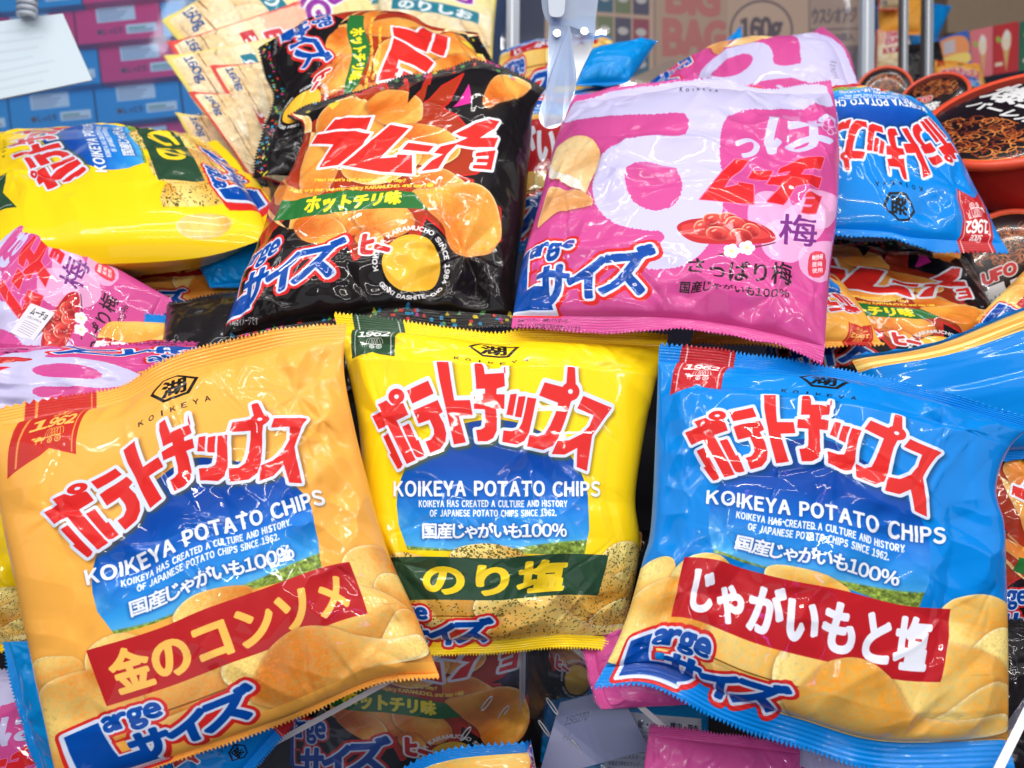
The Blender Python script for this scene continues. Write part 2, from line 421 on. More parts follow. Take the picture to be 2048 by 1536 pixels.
def build_bag(b, kind, label, group, name='chip_bag', res=1.0, teeth=84):
    """Empty at the bag's foot > front_panel, back_panel, top_seal, bottom_seal"""
    mat, back = FILMS[kind]
    foot = (b.K[2] + b.K[3]) / 2 - b.n * .01
    root = empty(name, foot, label, 'chip bag', group)
    nv, nu = int(230 * res), int(190 * res)
    a, c = b.seal
    u, v = np.meshgrid(np.linspace(0, 1, nu), np.linspace(a, 1 - c, nv))
    P = b.pos(u, v, 1.0, wrinkle(b, u, v)) - foot
    uv = np.stack([u * (b.tx[1] - b.tx[0]) + b.tx[0], 1 - v], -1)
    link('front_panel', grid_mesh('front_panel', P, uv, True, False), mat, root)
    ub, vb = u[::3, ::3], v[::3, ::3]
    ub = np.linspace(0, 1, ub.shape[1])[None, :].repeat(ub.shape[0], 0); vb = np.linspace(a, 1 - c, vb.shape[0])[:, None].repeat(vb.shape[1], 1)
    link('back_panel', grid_mesh('back_panel', b.pos(ub, vb, -1.0) - foot, np.stack([ub, 1 - vb], -1), True, True), back, root)
    R = np.random.RandomState(b.seed + 100)
    for nm, v0, v1, cut in (('top_seal', 0.0, a, 0), ('bottom_seal', 1 - c, 1.0, 1)):
        ns = teeth * 4 + 1; nr = 26
        u, v = np.meshgrid(np.linspace(0, 1, ns), np.linspace(v0, v1, nr))
        edge = (v - v0) / (v1 - v0)
        w = (1 - edge) if cut == 0 else edge                         # 1 at the cut edge
        rib = .00034 * np.sin(edge * 2 * math.pi * 6.0) * np.clip(4 * w, 0, 1) * np.clip(12 * (1 - w), 0, 1)
        ph = R.rand() * 6; 
        wav = w * (.0034 * np.sin(u * 7 + ph) + .0011 * np.sin(u * 17 + ph * 2) + .0030 * (vnoise(1, ns, ns / 13, b.seed + cut)[0] - .5)[None, :]) * b.Wm / .2
        tooth = (.0012 * tri(u * teeth) * (.55 + .9 * vnoise(1, ns, 4.0, b.seed + 3 + cut)[0])[None, :] + .0012 * (vnoise(1, ns, 30, b.seed + 5 + cut)[0] - .5)[None, :]) / b.Hm * np.clip((w - .9) * 10, 0, 1) * (1 if cut else -1)
        vv = v + tooth
        pf = b.pos(u, np.clip(vv, 0, 1), 1.0, rib + wav)
        up = (b.K[0] + b.K[1] - b.K[2] - b.K[3]); up /= np.linalg.norm(up)
        pf = pf + up * ((np.clip(vv, 0, 1) - vv) * b.Hm)[..., None]
        uvs = np.stack([u * (b.tx[1] - b.tx[0]) + b.tx[0], 1 - np.clip(vv, .002, .998)], -1)
        F = pf - foot; B = F - b.n * .0006
        # front sheet, rim and back sheet as one closed strip
        S = np.concatenate([F, B[::-1]], 0); SU = np.concatenate([uvs, uvs[::-1]], 0)
        link(nm, grid_mesh(nm, S, SU, True), mat, root)
    return root
# ---------------------------------------------------------------- the five main bags (photo corners, depths)
YEL = Bag([(668, 628), (1338, 668), (1240, 1302), (742, 1322)], (.555, .555, .50, .50), T=.030,
          top=[(668, 628), (800, 640), (960, 660), (1010, 664), (1060, 657), (1200, 662), (1338, 668)],
          right=[(1338, 668), (1303, 800), (1285, 890), (1270, 1000), (1278, 1110), (1240, 1302)],
          left=[(668, 628), (705, 780), (722, 900), (728, 1100), (742, 1322)],
          bottom=[(742, 1322), (860, 1312), (1000, 1308), (1120, 1296), (1240, 1302)], seed=3, g=([0, .05, .111, .165, .212, .29, .44, .492, .6, .665, .81, .95, 1], [0, .042, .085, .128, .146, .288, .455, .515, .638, .708, .83, .955, 1]))
ORA = Bag([(-35, 818), (692, 642), (880, 1356), (120, 1600)], (.50, .52, .47, .43), T=.030,
          top=[(-35, 818), (110, 790), (240, 768), (345, 714), (480, 680), (600, 652), (692, 642)],
          right=[(692, 642), (688, 740), (708, 850), (735, 960), (775, 1100), (832, 1230), (880, 1356)],
          left=[(-35, 818), (0, 1000), (45, 1200), (85, 1400), (120, 1600)],
          bottom=[(120, 1600), (330, 1530), (585, 1440), (760, 1366), (880, 1356)], seed=11, gu=([0, .106, .822, 1], [0, .212, .845, 1]), seal=(.05, .014))
BLU = Bag([(1318, 690), (2075, 842), (2018, 1535), (1185, 1376)], (.515, .51, .44, .455), T=.030,
          top=[(1318, 690), (1480, 708), (1700, 735), (1850, 775), (2075, 842)],
          left=[(1318, 690), (1312, 850), (1302, 1050), (1286, 1120), (1255, 1230), (1222, 1310), (1185, 1376)],
          right=[(2075, 842), (2015, 900), (1985, 980), (1998, 1060), (2006, 1200), (2014, 1400), (2018, 1535)],
          bottom=[(1185, 1376), (1300, 1372), (1449, 1445), (1589, 1492), (1760, 1540), (2018, 1535)], seed=21, gu=([0, .106, .822, 1], [0, .111, .741, 1]), sk=-.06, g=([0, .05, .111, .165, .212, .27, .44, .492, .6, .665, .81, .86, .955, 1], [0, .04, .072, .12, .14, .205, .377, .424, .54, .597, .772, .85, .93, 1]))
BLK = Bag([(572, 228), (1092, 168), (1035, 655), (432, 702)], (.69, .68, .575, .57), T=.032,
          top=[(572, 228), (640, 196), (800, 160), (900, 138), (985, 124), (1092, 168)],
          right=[(1092, 168), (1066, 225), (1062, 280), (1050, 420), (1030, 560), (1035, 655)],
          left=[(572, 228), (606, 262), (592, 340), (548, 420), (512, 520), (475, 600), (432, 702)],
          bottom=[(432, 702), (560, 674), (700, 655), (790, 640), (880, 648), (1035, 655)], seed=31, amp=1.25)
PNK = Bag([(1150, 182), (1662, 158), (1648, 722), (1022, 655)], (.68, .66, .50, .545), T=.032,
          top=[(1150, 182), (1250, 176), (1400, 160), (1540, 168), (1662, 158)],
          right=[(1662, 158), (1676, 260), (1674, 420), (1658, 560), (1648, 722)],
          left=[(1150, 182), (1110, 290), (1077, 420), (1042, 540), (1022, 655)],
          bottom=[(1022, 655), (1180, 657), (1330, 660), (1440, 672), (1540, 692), (1648, 722)], seed=41, amp=1.2)

WHITE = (236, 240, 250); OUT = (212, 222, 245); RED = (214, 40, 38); INK = (22, 20, 20); NAVY = (0, 72, 165)
CW, CH = 900, 1060
def toart(b):
    return lambda p: b.inv(np.asarray(p, float)) * [CW, CH]
def zoom(x0, y0, k): return lambda L: [np.array(p, float) / k + [x0, y0] for p in L]

# lettering traced from the centre bag
zl = zoom(720, 720, 3.657)
def logo_polys():
    g = zl([
        [(133, 330), (195, 298), (232, 335), (300, 322), (318, 318), (357, 405), (268, 445), (410, 735), (345, 765), (205, 480), (140, 512), (92, 412), (160, 382)],
        [(172, 562), (210, 542), (315, 770), (300, 792), (278, 800), (218, 692), (230, 688)],
        [(307, 487), (358, 465), (415, 590), (428, 585), (475, 700), (440, 716), (415, 712), (402, 695)],
        [(345, 225), (500, 155), (540, 250), (385, 325)],
        [(393, 375), (570, 297), (607, 385), (578, 402), (615, 470), (632, 540), (625, 600), (590, 650), (515, 682), (480, 598), (520, 582), (543, 545), (540, 505), (512, 440), (430, 468)],
        [(578, 130), (660, 118), (690, 300), (805, 297), (825, 408), (722, 412), (775, 605), (688, 620)],
        [(848, 115), (1065, 97), (1060, 195), (1000, 215), (998, 255), (1058, 255), (1055, 362), (995, 365), (1002, 430), (1000, 520), (975, 575), (930, 598), (862, 600), (850, 515), (885, 512), (912, 495), (918, 450), (915, 365), (835, 362), (832, 265), (915, 250), (915, 215), (850, 217)],
        [(1100, 255), (1147, 250), (1118, 412), (1070, 405)], [(1160, 270), (1212, 268), (1180, 425), (1132, 418)],
        [(1225, 275), (1290, 285), (1262, 420), (1235, 540), (1200, 600), (1150, 625), (1040, 602), (1050, 518), (1110, 525), (1160, 510), (1185, 460), (1205, 380)],
        [(1350, 165), (1490, 198), (1560, 240), (1590, 275), (1545, 300), (1500, 440), (1450, 570), (1410, 630), (1340, 665), (1220, 645), (1240, 550), (1300, 565), (1350, 545), (1390, 480), (1430, 390), (1450, 312), (1310, 262)],
        [(1635, 258), (1845, 345), (1805, 400), (1700, 548), (1660, 812), (1585, 780), (1590, 640), (1500, 690), (1400, 692), (1445, 590), (1530, 585), (1620, 540), (1680, 480), (1712, 400), (1590, 350)]])
    rings = zl([ell(268, 270, 59, 59), ell(1540, 228, 67, 67)]); holes = zl([ell(268, 270, 17, 17), ell(1540, 228, 18, 18)])
    return [dens([p], 6)[0] for p in g], rings, holes

def L_mark(A, ox, oy, k, hole, ky=1.0):
    """blue 'L arge サイズ' mark with white and red outlines; ox, oy = its top left in art units"""
    def M(L): return [np.array(p, float) * [k, k * ky] + [ox, oy] for p in L]
    Lp = M([[(0, 40), (62, 22), (66, 205), (150, 205), (150, 275), (0, 275)]])
    ar = M(fit(txt('arge'), 72, 12, 232, 105))
    T, A.T = A.T, None
    sa = []
    for ch, x0, x1, y0, y1 in (('サ', 112, 215, 130, 252), ('イ', 218, 318, 118, 245), ('ズ', 312, 440, 88, 238)):
        sa += fit(txt(ch), x0, y0, x1, y1)
    sh = lambda p: np.stack([p[:, 0] - .10 * (p[:, 1] - 180), p[:, 1] - .04 * (p[:, 0] - 200)], -1)
    sa = M([sh(p) for p in sa])
    A.fill(Lp + ar, RED, grow=20 * k); A.fill(sa, RED, grow=24 * k)
    A.fill([p + [5 * k, 5 * k] for p in sa], RED, grow=20 * k)
    A.fill(Lp + ar, OUT, grow=11 * k); A.fill(sa, OUT, grow=14 * k)
    inner = M([rect(72, 128, 108, 196)])
    A.fill(inner, RED); A.fill(M([rect(82, 138, 108, 190)]), hole)
    A.fill(Lp, NAVY); A.fill(ar, NAVY, grow=4.5 * k); A.fill(sa, NAVY, grow=6.5 * k)
    A.T = T

def wagon(A, cx, cy, w, col):
    P = []
    def arc(x, y, r0, r1, a0, a1, t):
        a = np.linspace(a0, a1, 12); o = np.stack([x + r0 * np.cos(a), y + r1 * np.sin(a)], -1); i = np.stack([x + (r0 - t) * np.cos(a), y + (r1 - t) * np.sin(a)], -1)
        P.append(np.concatenate([o, i[::-1]]))
    for k in range(5): arc(cx - .12 * w + k * .11 * w, cy + .05 * w, .16 * w, .32 * w, math.pi, 2 * math.pi, .022 * w)
    for x, r in ((cx - .02 * w, .11 * w), (cx + .3 * w, .13 * w)):
        arc(x, cy + .22 * w, r, r, 0, 2 * math.pi, .03 * w)
        for a in np.arange(4) * math.pi / 4:
            d = np.array([math.cos(a), math.sin(a)]) * r; n = np.array([-d[1], d[0]]) / r * .008 * w; c = np.array([x, cy + .22 * w])
            P.append(np.array([c - d - n, c + d - n, c + d + n, c - d + n]))
    P.append(rect(cx - .25 * w, cy + .06 * w, cx + .42 * w, cy + .10 * w))
    for k in range(2):
        P.append(ell(cx - .42 * w + .1 * w * k, cy + .1 * w, .09 * w, .06 * w, -.3)); P.append(ell(cx - .52 * w + .1 * w * k, cy + .02 * w, .05 * w, .04 * w, .5))
        P.append(rect(cx - .46 * w + .1 * w * k, cy + .12 * w, cx - .44 * w + .1 * w * k, cy + .28 * w))
    for p in P: A.fill(p, col)

def potato_art(base, ribbon, banner, btext, bcol, chipA, chipB, specks=None, drop=0.0, brect=None, seed=1, back=None, rtext=(235, 235, 235)):
    A = Art(CW, CH, base); T = toart(YEL)
    A.a *= (1 + .0 * A.a)
    # picture of sky and field under the lettering
    dome = np.concatenate([ell(985, 1010, 192, 170, n=60)[30:], np.array([[1178, 1060], [1168, 1112], [815, 1100], [797, 1050]])])
    domeA = T(dens([dome], 8)[0]); c = A.cov([domeA]); m, y0, x0 = c
    h, w = m.shape; t = np.linspace(0, 1, h)[:, None]
    sky = np.zeros((h, w, 3)); stops = [0, .35, .6, .82, 1]; cols = np.array([(6, 56, 142), (10, 72, 168), (20, 112, 210), (52, 156, 232), (120, 196, 244)])
    for k in range(3): sky[..., k] = np.interp(t, stops, cols[:, k])
    cl = np.clip((fnoise(h, w, h / 3.4, 5, 5) - .52) * 3.2, 0, 1) * np.clip((t - .52) * 4, 0, 1); cl *= .25 + .75 * np.abs(np.linspace(-1, 1, w))[None, :]
    sky = sky * (1 - cl[..., None] * .8) + 245 * cl[..., None] * .8
    hor = .885 + .03 * np.sin(np.linspace(0, 4, w))[None, :]
    g = np.clip((t - hor) * 60, 0, 1)[..., None]; fn = fnoise(h, w, 9, 8, 3)[..., None]
    field = np.array((122, 146, 62)) * (.45 + 1.1 * fn) + np.array((40, 40, 10)) * (vnoise(h, w, 4, 2)[..., None] - .3)
    sky = sky * (1 - g) + field * g
    A.put(c, np.clip(sky, 0, 255))
    # chips behind and below the banner
    by0, by1 = .667 * CH, .812 * CH
    R = np.random.RandomState(seed)
    X = lambda x: x * CW
    Y = lambda y: y * CH
    sp = specks
    def chip(x, y, rx, ry, rot, sd, ang=.6, A_=chipA, B_=chipB): A.chip(ell(X(x), Y(y), X(rx), Y(ry), rot, 44, .06, sd), A_, B_, sd, ang, specks=sp)
    chip(.05, .74, .09, .085, .3, seed + 1); chip(.47, .672, .10, .045, .1, seed + 2); chip(.90, .72, .13, .10, -.3, seed + 3)
    chip(.22, .725, .10, .075, -.2, seed + 12); chip(.96, .80, .12, .10, .5, seed + 13)
    chip(.30, .86, .30, .10, .1, seed + 6); chip(.80, .83, .2, .10, .2, seed + 5); chip(.60, .87, .18, .09, .4, seed + 9)
    chip(.10, .83, .15, .12, -.5, seed + 4, .2); chip(.93, .90, .12, .08, -.8, seed + 10)
    chip(.35, .95, .3, .07, .0, seed + 8); chip(.62, .955, .2, .06, .0, seed + 11)
    # flavour banner
    bx0, bx1 = (.15, .815) if brect is None else brect
    q = rect(X(bx0), by0, X(bx1), by1); A.fill(q, banner)
    n = len(btext); g = txt(btext)
    m = .07 * (bx1 - bx0) if n > 4 else .2 * (bx1 - bx0)
    g = fit(g, X(bx0 + m), by0 + .022 * CH, X(bx1 - m), by1 - .02 * CH); A.fill(g, bcol, grow=5.5 if n < 6 else 4.4)
    A.chip(smoothpoly([(X(.47), Y(.91 + drop)), (X(.50), Y(.86 + drop)), (X(.55), Y(.81 + drop)), (X(.62), Y(.788 + drop)), (X(.69), Y(.81 + drop)), (X(.77), Y(.86 + drop)), (X(.86), Y(.885 + drop)), (X(.98), Y(.875 + drop)), (X(.99), Y(.93)), (X(.86), Y(.955)), (X(.70), Y(.97)), (X(.54), Y(.96))]), chipA, chipB, seed + 20, -2.6, specks=sp)
    A.fill(rect(0, .953 * CH, CW, CH), base)
    if specks:
        A.fill(rect(0, 0, .032 * CW, CH), base); A.chip(ell(.016 * CW, .76 * CH, .010 * CW, .085 * CH, 0, 30), chipA, chipB, 9, .5, shade=False)
    # main lettering
    P, rings, holes = logo_polys(); P = [T(p) for p in P]; rings = [T(p) for p in rings]; holes = [T(p) for p in holes]
    sd = tuple(int(v * .45) for v in base)
    A.shadow(P + rings, 6, 7, 5, sd, .75, grow=8)
    A.fill(P + rings, OUT, grow=8.5); A.fill(P, RED); A.fill(rings, RED); A.fill(holes, OUT)
    A.T = T
    A.shadow(fit(txt('KOIKEYA POTATO CHIPS', .17), 788, 963, 1200, 992), 0, 3, 3, (20, 50, 110), .6, grow=2)
    A.fill(fit(txt('KOIKEYA POTATO CHIPS', .17), 788, 963, 1200, 992), WHITE, grow=1.9)
    A.fill(fit(txt('KOIKEYA HAS CREATED A CULTURE AND HISTORY', .2), 838, 1001, 1134, 1014), WHITE, grow=.9)
    A.fill(fit(txt('OF JAPANESE POTATO CHIPS SINCE 1962.', .2), 860, 1020, 1112, 1033), WHITE, grow=.9)
    g = fit(txt('国産じゃがいも100%', .06), 845, 1046, 1132, 1077)
    A.shadow(g, 0, 2, 4, (10, 60, 140), .7, grow=4); A.fill(g, WHITE, grow=1.3)
    # emblem
    A.T = None
    hx, hy = .480 * CW, .106 * CH
    ho = np.array([(-74, -6), (-40, -46), (8, -50), (78, -10), (46, 42), (-30, 46)], float); hi = np.array([(-62, -4), (-35, -39), (6, -43), (64, -9), (38, 33), (-26, 36)], float)
    A.fill(ho * .8 + [hx, hy], INK); A.fill(hi * .8 + [hx, hy], base); A.fill(fit(txt('湖'), hx - 27, hy - 23, hx + 29, hy + 23), INK, grow=2.0)
    for i, ch in enumerate('KOIKEYA'):
        t = (i - 3) / 3; x = hx - 4 + t * 78; y = hy + 60 + 4 * (1 - t * t)
        w = 4 if ch == 'I' else 10; A.fill(fit(txt(ch), x - (1.5 if ch == 'I' else 6), y - 7, x + (1.5 if ch == 'I' else 6), y + 7), INK, grow=.5)
    # ribbon
    rb = np.array([(.055, -.01), (.205, -.01), (.215, .185), (.135, .155), (.045, .20)]) * [CW, CH]
    A.fill(rb, ribbon)
    li = [np.array([(.068, .0), (.072, .0), (.066, .183), (.062, .183)]) * [CW, CH], np.array([(.188, .0), (.192, .0), (.204, .176), (.200, .176)]) * [CW, CH]]
    A.fill(li, rtext, .7)
    A.fill(fit(txt('Since'), X(.105), Y(.046), X(.158), Y(.062)), rtext, grow=.6)
    A.fill(fit(txt('1962'), X(.080), Y(.067), X(.188), Y(.094)), rtext, grow=1.8)
    wagon(A, X(.133), Y(.118), 72, rtext)
    L_mark(A, X(.045), Y(.832), .88, base, .64)
    return A

def black_art():
    A = Art(CW, CH, (24, 20, 22)); T = toart(BLK); A.T = T
    zt = zoom(500, 0, 2.926); zb = zoom(450, 350, 2.926)
    S = lambda p: smoothpoly(p, 5)
    CHL, CHD = (252, 182, 84), (206, 98, 28)
    # flame shape with chips inside
    fl = [(560, 300), (640, 232), (700, 190), (770, 170), (775, 190), (812, 165), (818, 215), (860, 150), (848, 215), (880, 175), (925, 150), (884, 225), (910, 232), (960, 290), (985, 330), (950, 350), (905, 354), (945, 366), (925, 378), (1000, 420), (1000, 480), (905, 480), (850, 430), (830, 500), (818, 440), (776, 500), (770, 465), (712, 520), (690, 460), (660, 480), (640, 440), (610, 470), (580, 430), (540, 470), (505, 520), (480, 520), (545, 400)]
    fl = np.array(fl, float)
    A.fill(dens([fl], 8), (205, 40, 36), grow=7); A.fill(dens([fl], 8), (170, 52, 24))
    for i, (x, y, rx, ry, ro) in enumerate([(620, 330, 62, 66, .5), (700, 250, 75, 55, -.3), (790, 215, 60, 38, .2), (850, 290, 75, 40, .2), (760, 320, 80, 50, -.2), (590, 420, 60, 40, .3), (690, 430, 70, 42, 0), (770, 440, 60, 36, .2), (880, 370, 60, 32, .3), (640, 460, 50, 30, .1), (740, 480, 30, 22, .2)]):
        A.chip(ell(x, y, rx, ry, ro, 44, .05, i), CHL, CHD, 60 + i, .7 + i, rim=(120, 40, 12))
    # torn spikes over the chips at the top right
    for p in ([(848, 215), (880, 172), (925, 150), (884, 225)], [(905, 215), (942, 160), (948, 205)]):
        pass
    A.fill(np.array([(815, 205), (822, 165), (850, 160), (842, 178)], float), (24, 20, 22)); A.fill(np.array([(846, 212), (856, 170), (885, 168), (866, 190)], float), (24, 20, 22))
    A.fill(np.array([(906, 218), (938, 170), (944, 207)], float), (222, 45, 150))
    A.fill(np.array([(655, 210), (670, 198), (678, 205), (664, 218)], float), (240, 214, 70))
    A.chip(S(zt([[(1360, 610), (1380, 540), (1420, 470), (1480, 435), (1580, 445), (1640, 480), (1635, 530), (1560, 590), (1460, 610), (1400, 640)]])[0]), CHL, CHD, 80, 1.2, rim=(120, 40, 12))
    A.chip(S(zt([[(950, 1125), (1080, 1095), (1240, 1075), (1340, 1095), (1420, 1160), (1460, 1260), (1470, 1380), (1420, 1470), (1300, 1505), (1190, 1470), (1150, 1400), (1130, 1320), (1040, 1230)]])[0]), (252, 186, 78), (214, 110, 34), 81, 2.2, rim=(140, 45, 15))
    # green band
    A.fill(dens(zt([[(200, 1195), (560, 1120), (900, 1130), (960, 1135), (1040, 1225), (800, 1232), (560, 1245), (140, 1305)]]), 6), (40, 112, 52))
    A.fill(zt(fitq(txt('ホットチリ味'), (345, 1160), (890, 1130), (880, 1205), (320, 1258))), (250, 226, 40), grow=3)
    A.fill(zt(fitq(txt('Hey! What\'s up? Another long day?', .06), (385, 1045), (915, 1045), (905, 1072), (380, 1068))), (246, 210, 70), grow=.8)
    A.fill(zt(fitq(txt('Just try our yummy-spicy KARAMUCHO, and say Hiiii!', .06), (240, 1115), (1075, 1070), (1070, 1098), (240, 1142))), (246, 210, 70), grow=.8)
    # red katakana with white outline
    zk = zoom(540, 230, 4.096)
    K = zk([[(530, 22), (690, 5), (835, 20), (790, 122), (600, 105), (448, 122)],
            [(385, 150), (600, 125), (820, 152), (760, 245), (560, 415), (405, 435), (520, 240), (340, 232)],
            [(985, 82), (1140, 112), (900, 360), (1040, 352), (1045, 330), (1165, 335), (1165, 485), (900, 470), (590, 415), (770, 260)],
            [(1130, 232), (1345, 262), (1300, 310), (1085, 290)],
            [(1520, 160), (1700, 70), (1800, 45), (1880, 62), (1840, 130), (1720, 200), (1870, 205), (1840, 285), (1650, 270), (1530, 250), (1450, 330), (1380, 445), (1240, 465), (1330, 380), (1420, 330), (1345, 320), (1400, 265), (1530, 235), (1620, 190), (1560, 180)],
            [(1690, 320), (1850, 310), (1815, 470), (1660, 450), (1670, 420), (1775, 430), (1785, 408), (1690, 400), (1700, 370), (1790, 378), (1795, 352), (1685, 350)]])
    K = [T(p) for p in dens(K, 5)]; A.T = None
    A.fill(K, (232, 236, 246), grow=10); A.fill(K, (222, 44, 38)); A.T = T
    # round badge with lettering (no portrait)
    cx, cy, rx, ry = 822, 526, 58, 54
    A.fill(ell(cx, cy, rx, ry), (244, 186, 52)); A.fill(ell(cx - 6, cy - 6, rx - 12, ry - 12), (248, 200, 70), .6)
    def ring(s, a0, a1, flip):
        g = glyphs(s) if False else spaced(s, .12); a = np.concatenate(g); mn, mx = a.min(0), a.max(0); out = []
        for p in dens(g, .15):
            t = (p[:, 0] - mn[0]) / (mx[0] - mn[0]); hh = (p[:, 1] - 0) / .75
            an = a0 + (a1 - a0) * t; r = 1.16 + .16 * (hh if not flip else 1 - hh)
            out.append(np.stack([cx + rx * r * np.cos(an), cy + ry * r * np.sin(an)], -1))
        return out
    A.fill(ring('KOIKEYA KARAMUCHO SINCE 1984', math.pi * .93, math.pi * 2.16, False), (228, 228, 232), grow=1)
    A.fill(ring('GENKI DASHITE-CHO', math.pi * .83, math.pi * .2, True), (228, 228, 232), grow=1)
    hi = zb(fitq(txt('ヒー'), (815, 352), (965, 400), (945, 475), (800, 455)))
    A.fill(hi, (238, 238, 244), grow=11); A.fill(hi, (205, 45, 45), grow=5)
    # seal confetti
    A.T = None; R = np.random.RandomState(4)
    for v0, v1 in ((0.950, .990), (.004, .04)):
        for k in range(70 if v0 > .5 else 26):
            x = R.rand() * CW; y = (v0 + R.rand() * (v1 - v0)) * CH; col = [(230, 60, 50), (240, 220, 60), (40, 160, 215), (225, 60, 160), (90, 170, 90)][R.randint(5)]
            q = R.randint(3)
            p = ell(x, y, 6, 7, 0, 14) if q == 0 else (rect(x - 7, y - 5, x + 7, y + 5) if q == 1 else np.array([(x - 7, y + 6), (x, y - 7), (x + 7, y + 6)], float))
            A.fill(p, col, .8)
    A.T = T
    A.fill(fit(txt('写真はイメージです'), 458, 636, 517, 652), (200, 200, 205), grow=.3)
    A.T = None; u0 = T(np.array([(470, 520), (690, 590), (700, 470)], float))
    L_mark(A, u0[0, 0] - 55, T(np.array([(560, 480.)]))[0, 1] - 14, (u0[1, 0] - u0[0, 0] + 55) / 460, (24, 20, 22))
    return A

def pink_art():
    P_, LI = (202, 76, 146), (196, 192, 230)
    A = Art(CW, CH, P_); T = toart(PNK); A.T = T
    zp = zoom(1000, 0, 2.926); S = lambda p: smoothpoly(p, 6)
    # big lilac su-shaped swirl with a rough brush edge
    def rough(p, a=1.6, seed=2):
        p = dens([p], 2.2)[0]; R = np.random.RandomState(seed); return p + (R.rand(*p.shape) - .5) * a * 2
    A.fill(rough(S(zp([[(380, 620), (600, 555), (900, 510), (1200, 470), (1500, 470), (1800, 480), (1970, 520), (1975, 600), (1900, 620), (1500, 635), (1370, 655), (1310, 720), (1290, 800), (1290, 960), (1310, 1080), (1300, 1250), (1260, 1350), (1210, 1440), (1130, 1520), (1000, 1560), (850, 1560), (870, 1490), (930, 1440), (960, 1390), (930, 1350), (840, 1345), (700, 1310), (600, 1240), (550, 1150), (545, 1060), (580, 960), (650, 880), (760, 830), (900, 810), (1040, 805), (1095, 760), (1100, 690), (1060, 655), (900, 660), (600, 680), (360, 715)]])[0])), LI)
    A.fill(rough(S(zp([[(735, 1080), (740, 1010), (800, 955), (900, 935), (1000, 960), (1060, 1030), (1060, 1120), (1010, 1200), (920, 1225), (830, 1205), (765, 1150)]])[0])), P_)
    A.fill(dens(zp(fit(txt('っ'), 1385, 810, 1510, 920)), 4), LI, grow=4); A.fill(dens(zp(fit(txt('ぱ'), 1560, 690, 1960, 890)), 4), LI, grow=5)
    # pale plum blossoms
    for x, y, r in ((1545, 430, 52), (1640, 415, 40), (1570, 480, 50), (1640, 520, 45), (1610, 440, 45)):
        A.fill(ell(x, y, r, r * .9, 0, 30, .05, 3), (232, 190, 224), .75)
    for k in range(5):
        a = k * 1.257 + .3; A.fill(ell(1657 + 9 * math.cos(a), 262 + 12 * math.sin(a), 8, 10), (235, 170, 215)); 
        A.fill(ell(1657 + 9 * math.cos(a), 262 + 12 * math.sin(a), 5.5, 7.5), P_)
    # red slanted katakana
    K = zp([[(1375, 935), (1460, 935), (1310, 1105), (1395, 1100), (1390, 1085), (1480, 1090), (1485, 1190), (1170, 1165)],
            [(1480, 985), (1600, 990), (1570, 1045), (1450, 1040)],
            [(1640, 980), (1760, 940), (1890, 960), (1870, 1015), (1780, 1005), (1755, 1040), (1880, 1050), (1865, 1100), (1730, 1095), (1660, 1185), (1560, 1180), (1645, 1090), (1560, 1080), (1590, 1025), (1680, 1035), (1700, 1010), (1625, 1015)],
            [(1790, 1135), (1885, 1140), (1855, 1230), (1770, 1225), (1780, 1198), (1825, 1200), (1832, 1190), (1785, 1185), (1792, 1165), (1840, 1168), (1845, 1160), (1785, 1156)]])
    A.fill(dens(K, 5), (226, 120, 170), grow=3); A.fill(dens(K, 5), (212, 36, 42))
    # chips at the left fold
    A.chip(S(zp([[(300, 960), (340, 860), (440, 805), (530, 820), (585, 900), (575, 980), (530, 1060), (500, 1130), (440, 1090), (370, 1060), (300, 1040)]])[0]), (248, 222, 168), (222, 170, 110), 31, -.4, rim=(190, 120, 60))
    A.chip(S(zp([[(290, 1100), (340, 1090), (450, 1110), (540, 1150), (520, 1190), (420, 1220), (330, 1240), (260, 1300), (220, 1330), (250, 1200)]])[0]), (236, 180, 120), (205, 140, 84), 32, .5, rim=(180, 110, 60))
    A.fill(dens(zp([[(290, 960), (320, 1000), (470, 1050), (500, 1125), (430, 1085), (360, 1050), (285, 1035)]]), 5), (236, 228, 214))
    # plate of plums
    A.fill(S(zp([[(1035, 1330), (1080, 1290), (1200, 1270), (1400, 1270), (1560, 1320), (1615, 1380), (1580, 1410), (1450, 1420), (1200, 1420), (1090, 1390)]])[0]), (186, 40, 46)); A.fill(S(zp([[(1060, 1330), (1100, 1305), (1300, 1290), (1500, 1320), (1580, 1370), (1500, 1390), (1250, 1395), (1110, 1370)]])[0]), (212, 62, 64))
    for x, y, r, q in ((1190, 1330, 60, 48), (1255, 1285, 70, 45), (1340, 1270, 55, 34), (1380, 1305, 65, 45), (1470, 1340, 55, 42), (1275, 1360, 70, 42), (1415, 1370, 68, 40)):
        e = zp([ell(x, y, r, q, .2, 26, .04, int(x))])[0]; A.chip(e, (226, 78, 70), (150, 22, 30), int(x), .9, rim=(120, 10, 20), shade=False); A.fill(zp([ell(x - r * .3, y - q * .45, r * .25, q * .14, -.4)])[0], (250, 190, 180), .7)
    A.fill(zp([[(1280, 1488), (1612, 1410), (1616, 1416), (1282, 1496)]]), (84, 40, 30))
    for x, y in ((1355, 1465), (1445, 1445)):
        for k in range(5): A.fill(zp([ell(x + 26 * math.cos(k * 1.257), y + 24 * math.sin(k * 1.257), 24, 22)])[0], (250, 238, 244))
        A.fill(zp([ell(x, y, 12, 11)])[0], (240, 214, 130))
    A.fill(fitq(txt('梅'), (1562, 425), (1636, 425), (1634, 490), (1558, 485)), (120, 50, 130), grow=1.5)
    A.fill(fitq(txt('さっぱり梅'), (1378, 514), (1584, 530), (1582, 574), (1376, 546)), (40, 20, 30), grow=1)
    A.fill(fitq(txt('国産じゃがいも100%', .15), (1362, 560), (1578, 582), (1576, 602), (1360, 576)), (40, 20, 30), grow=.6)
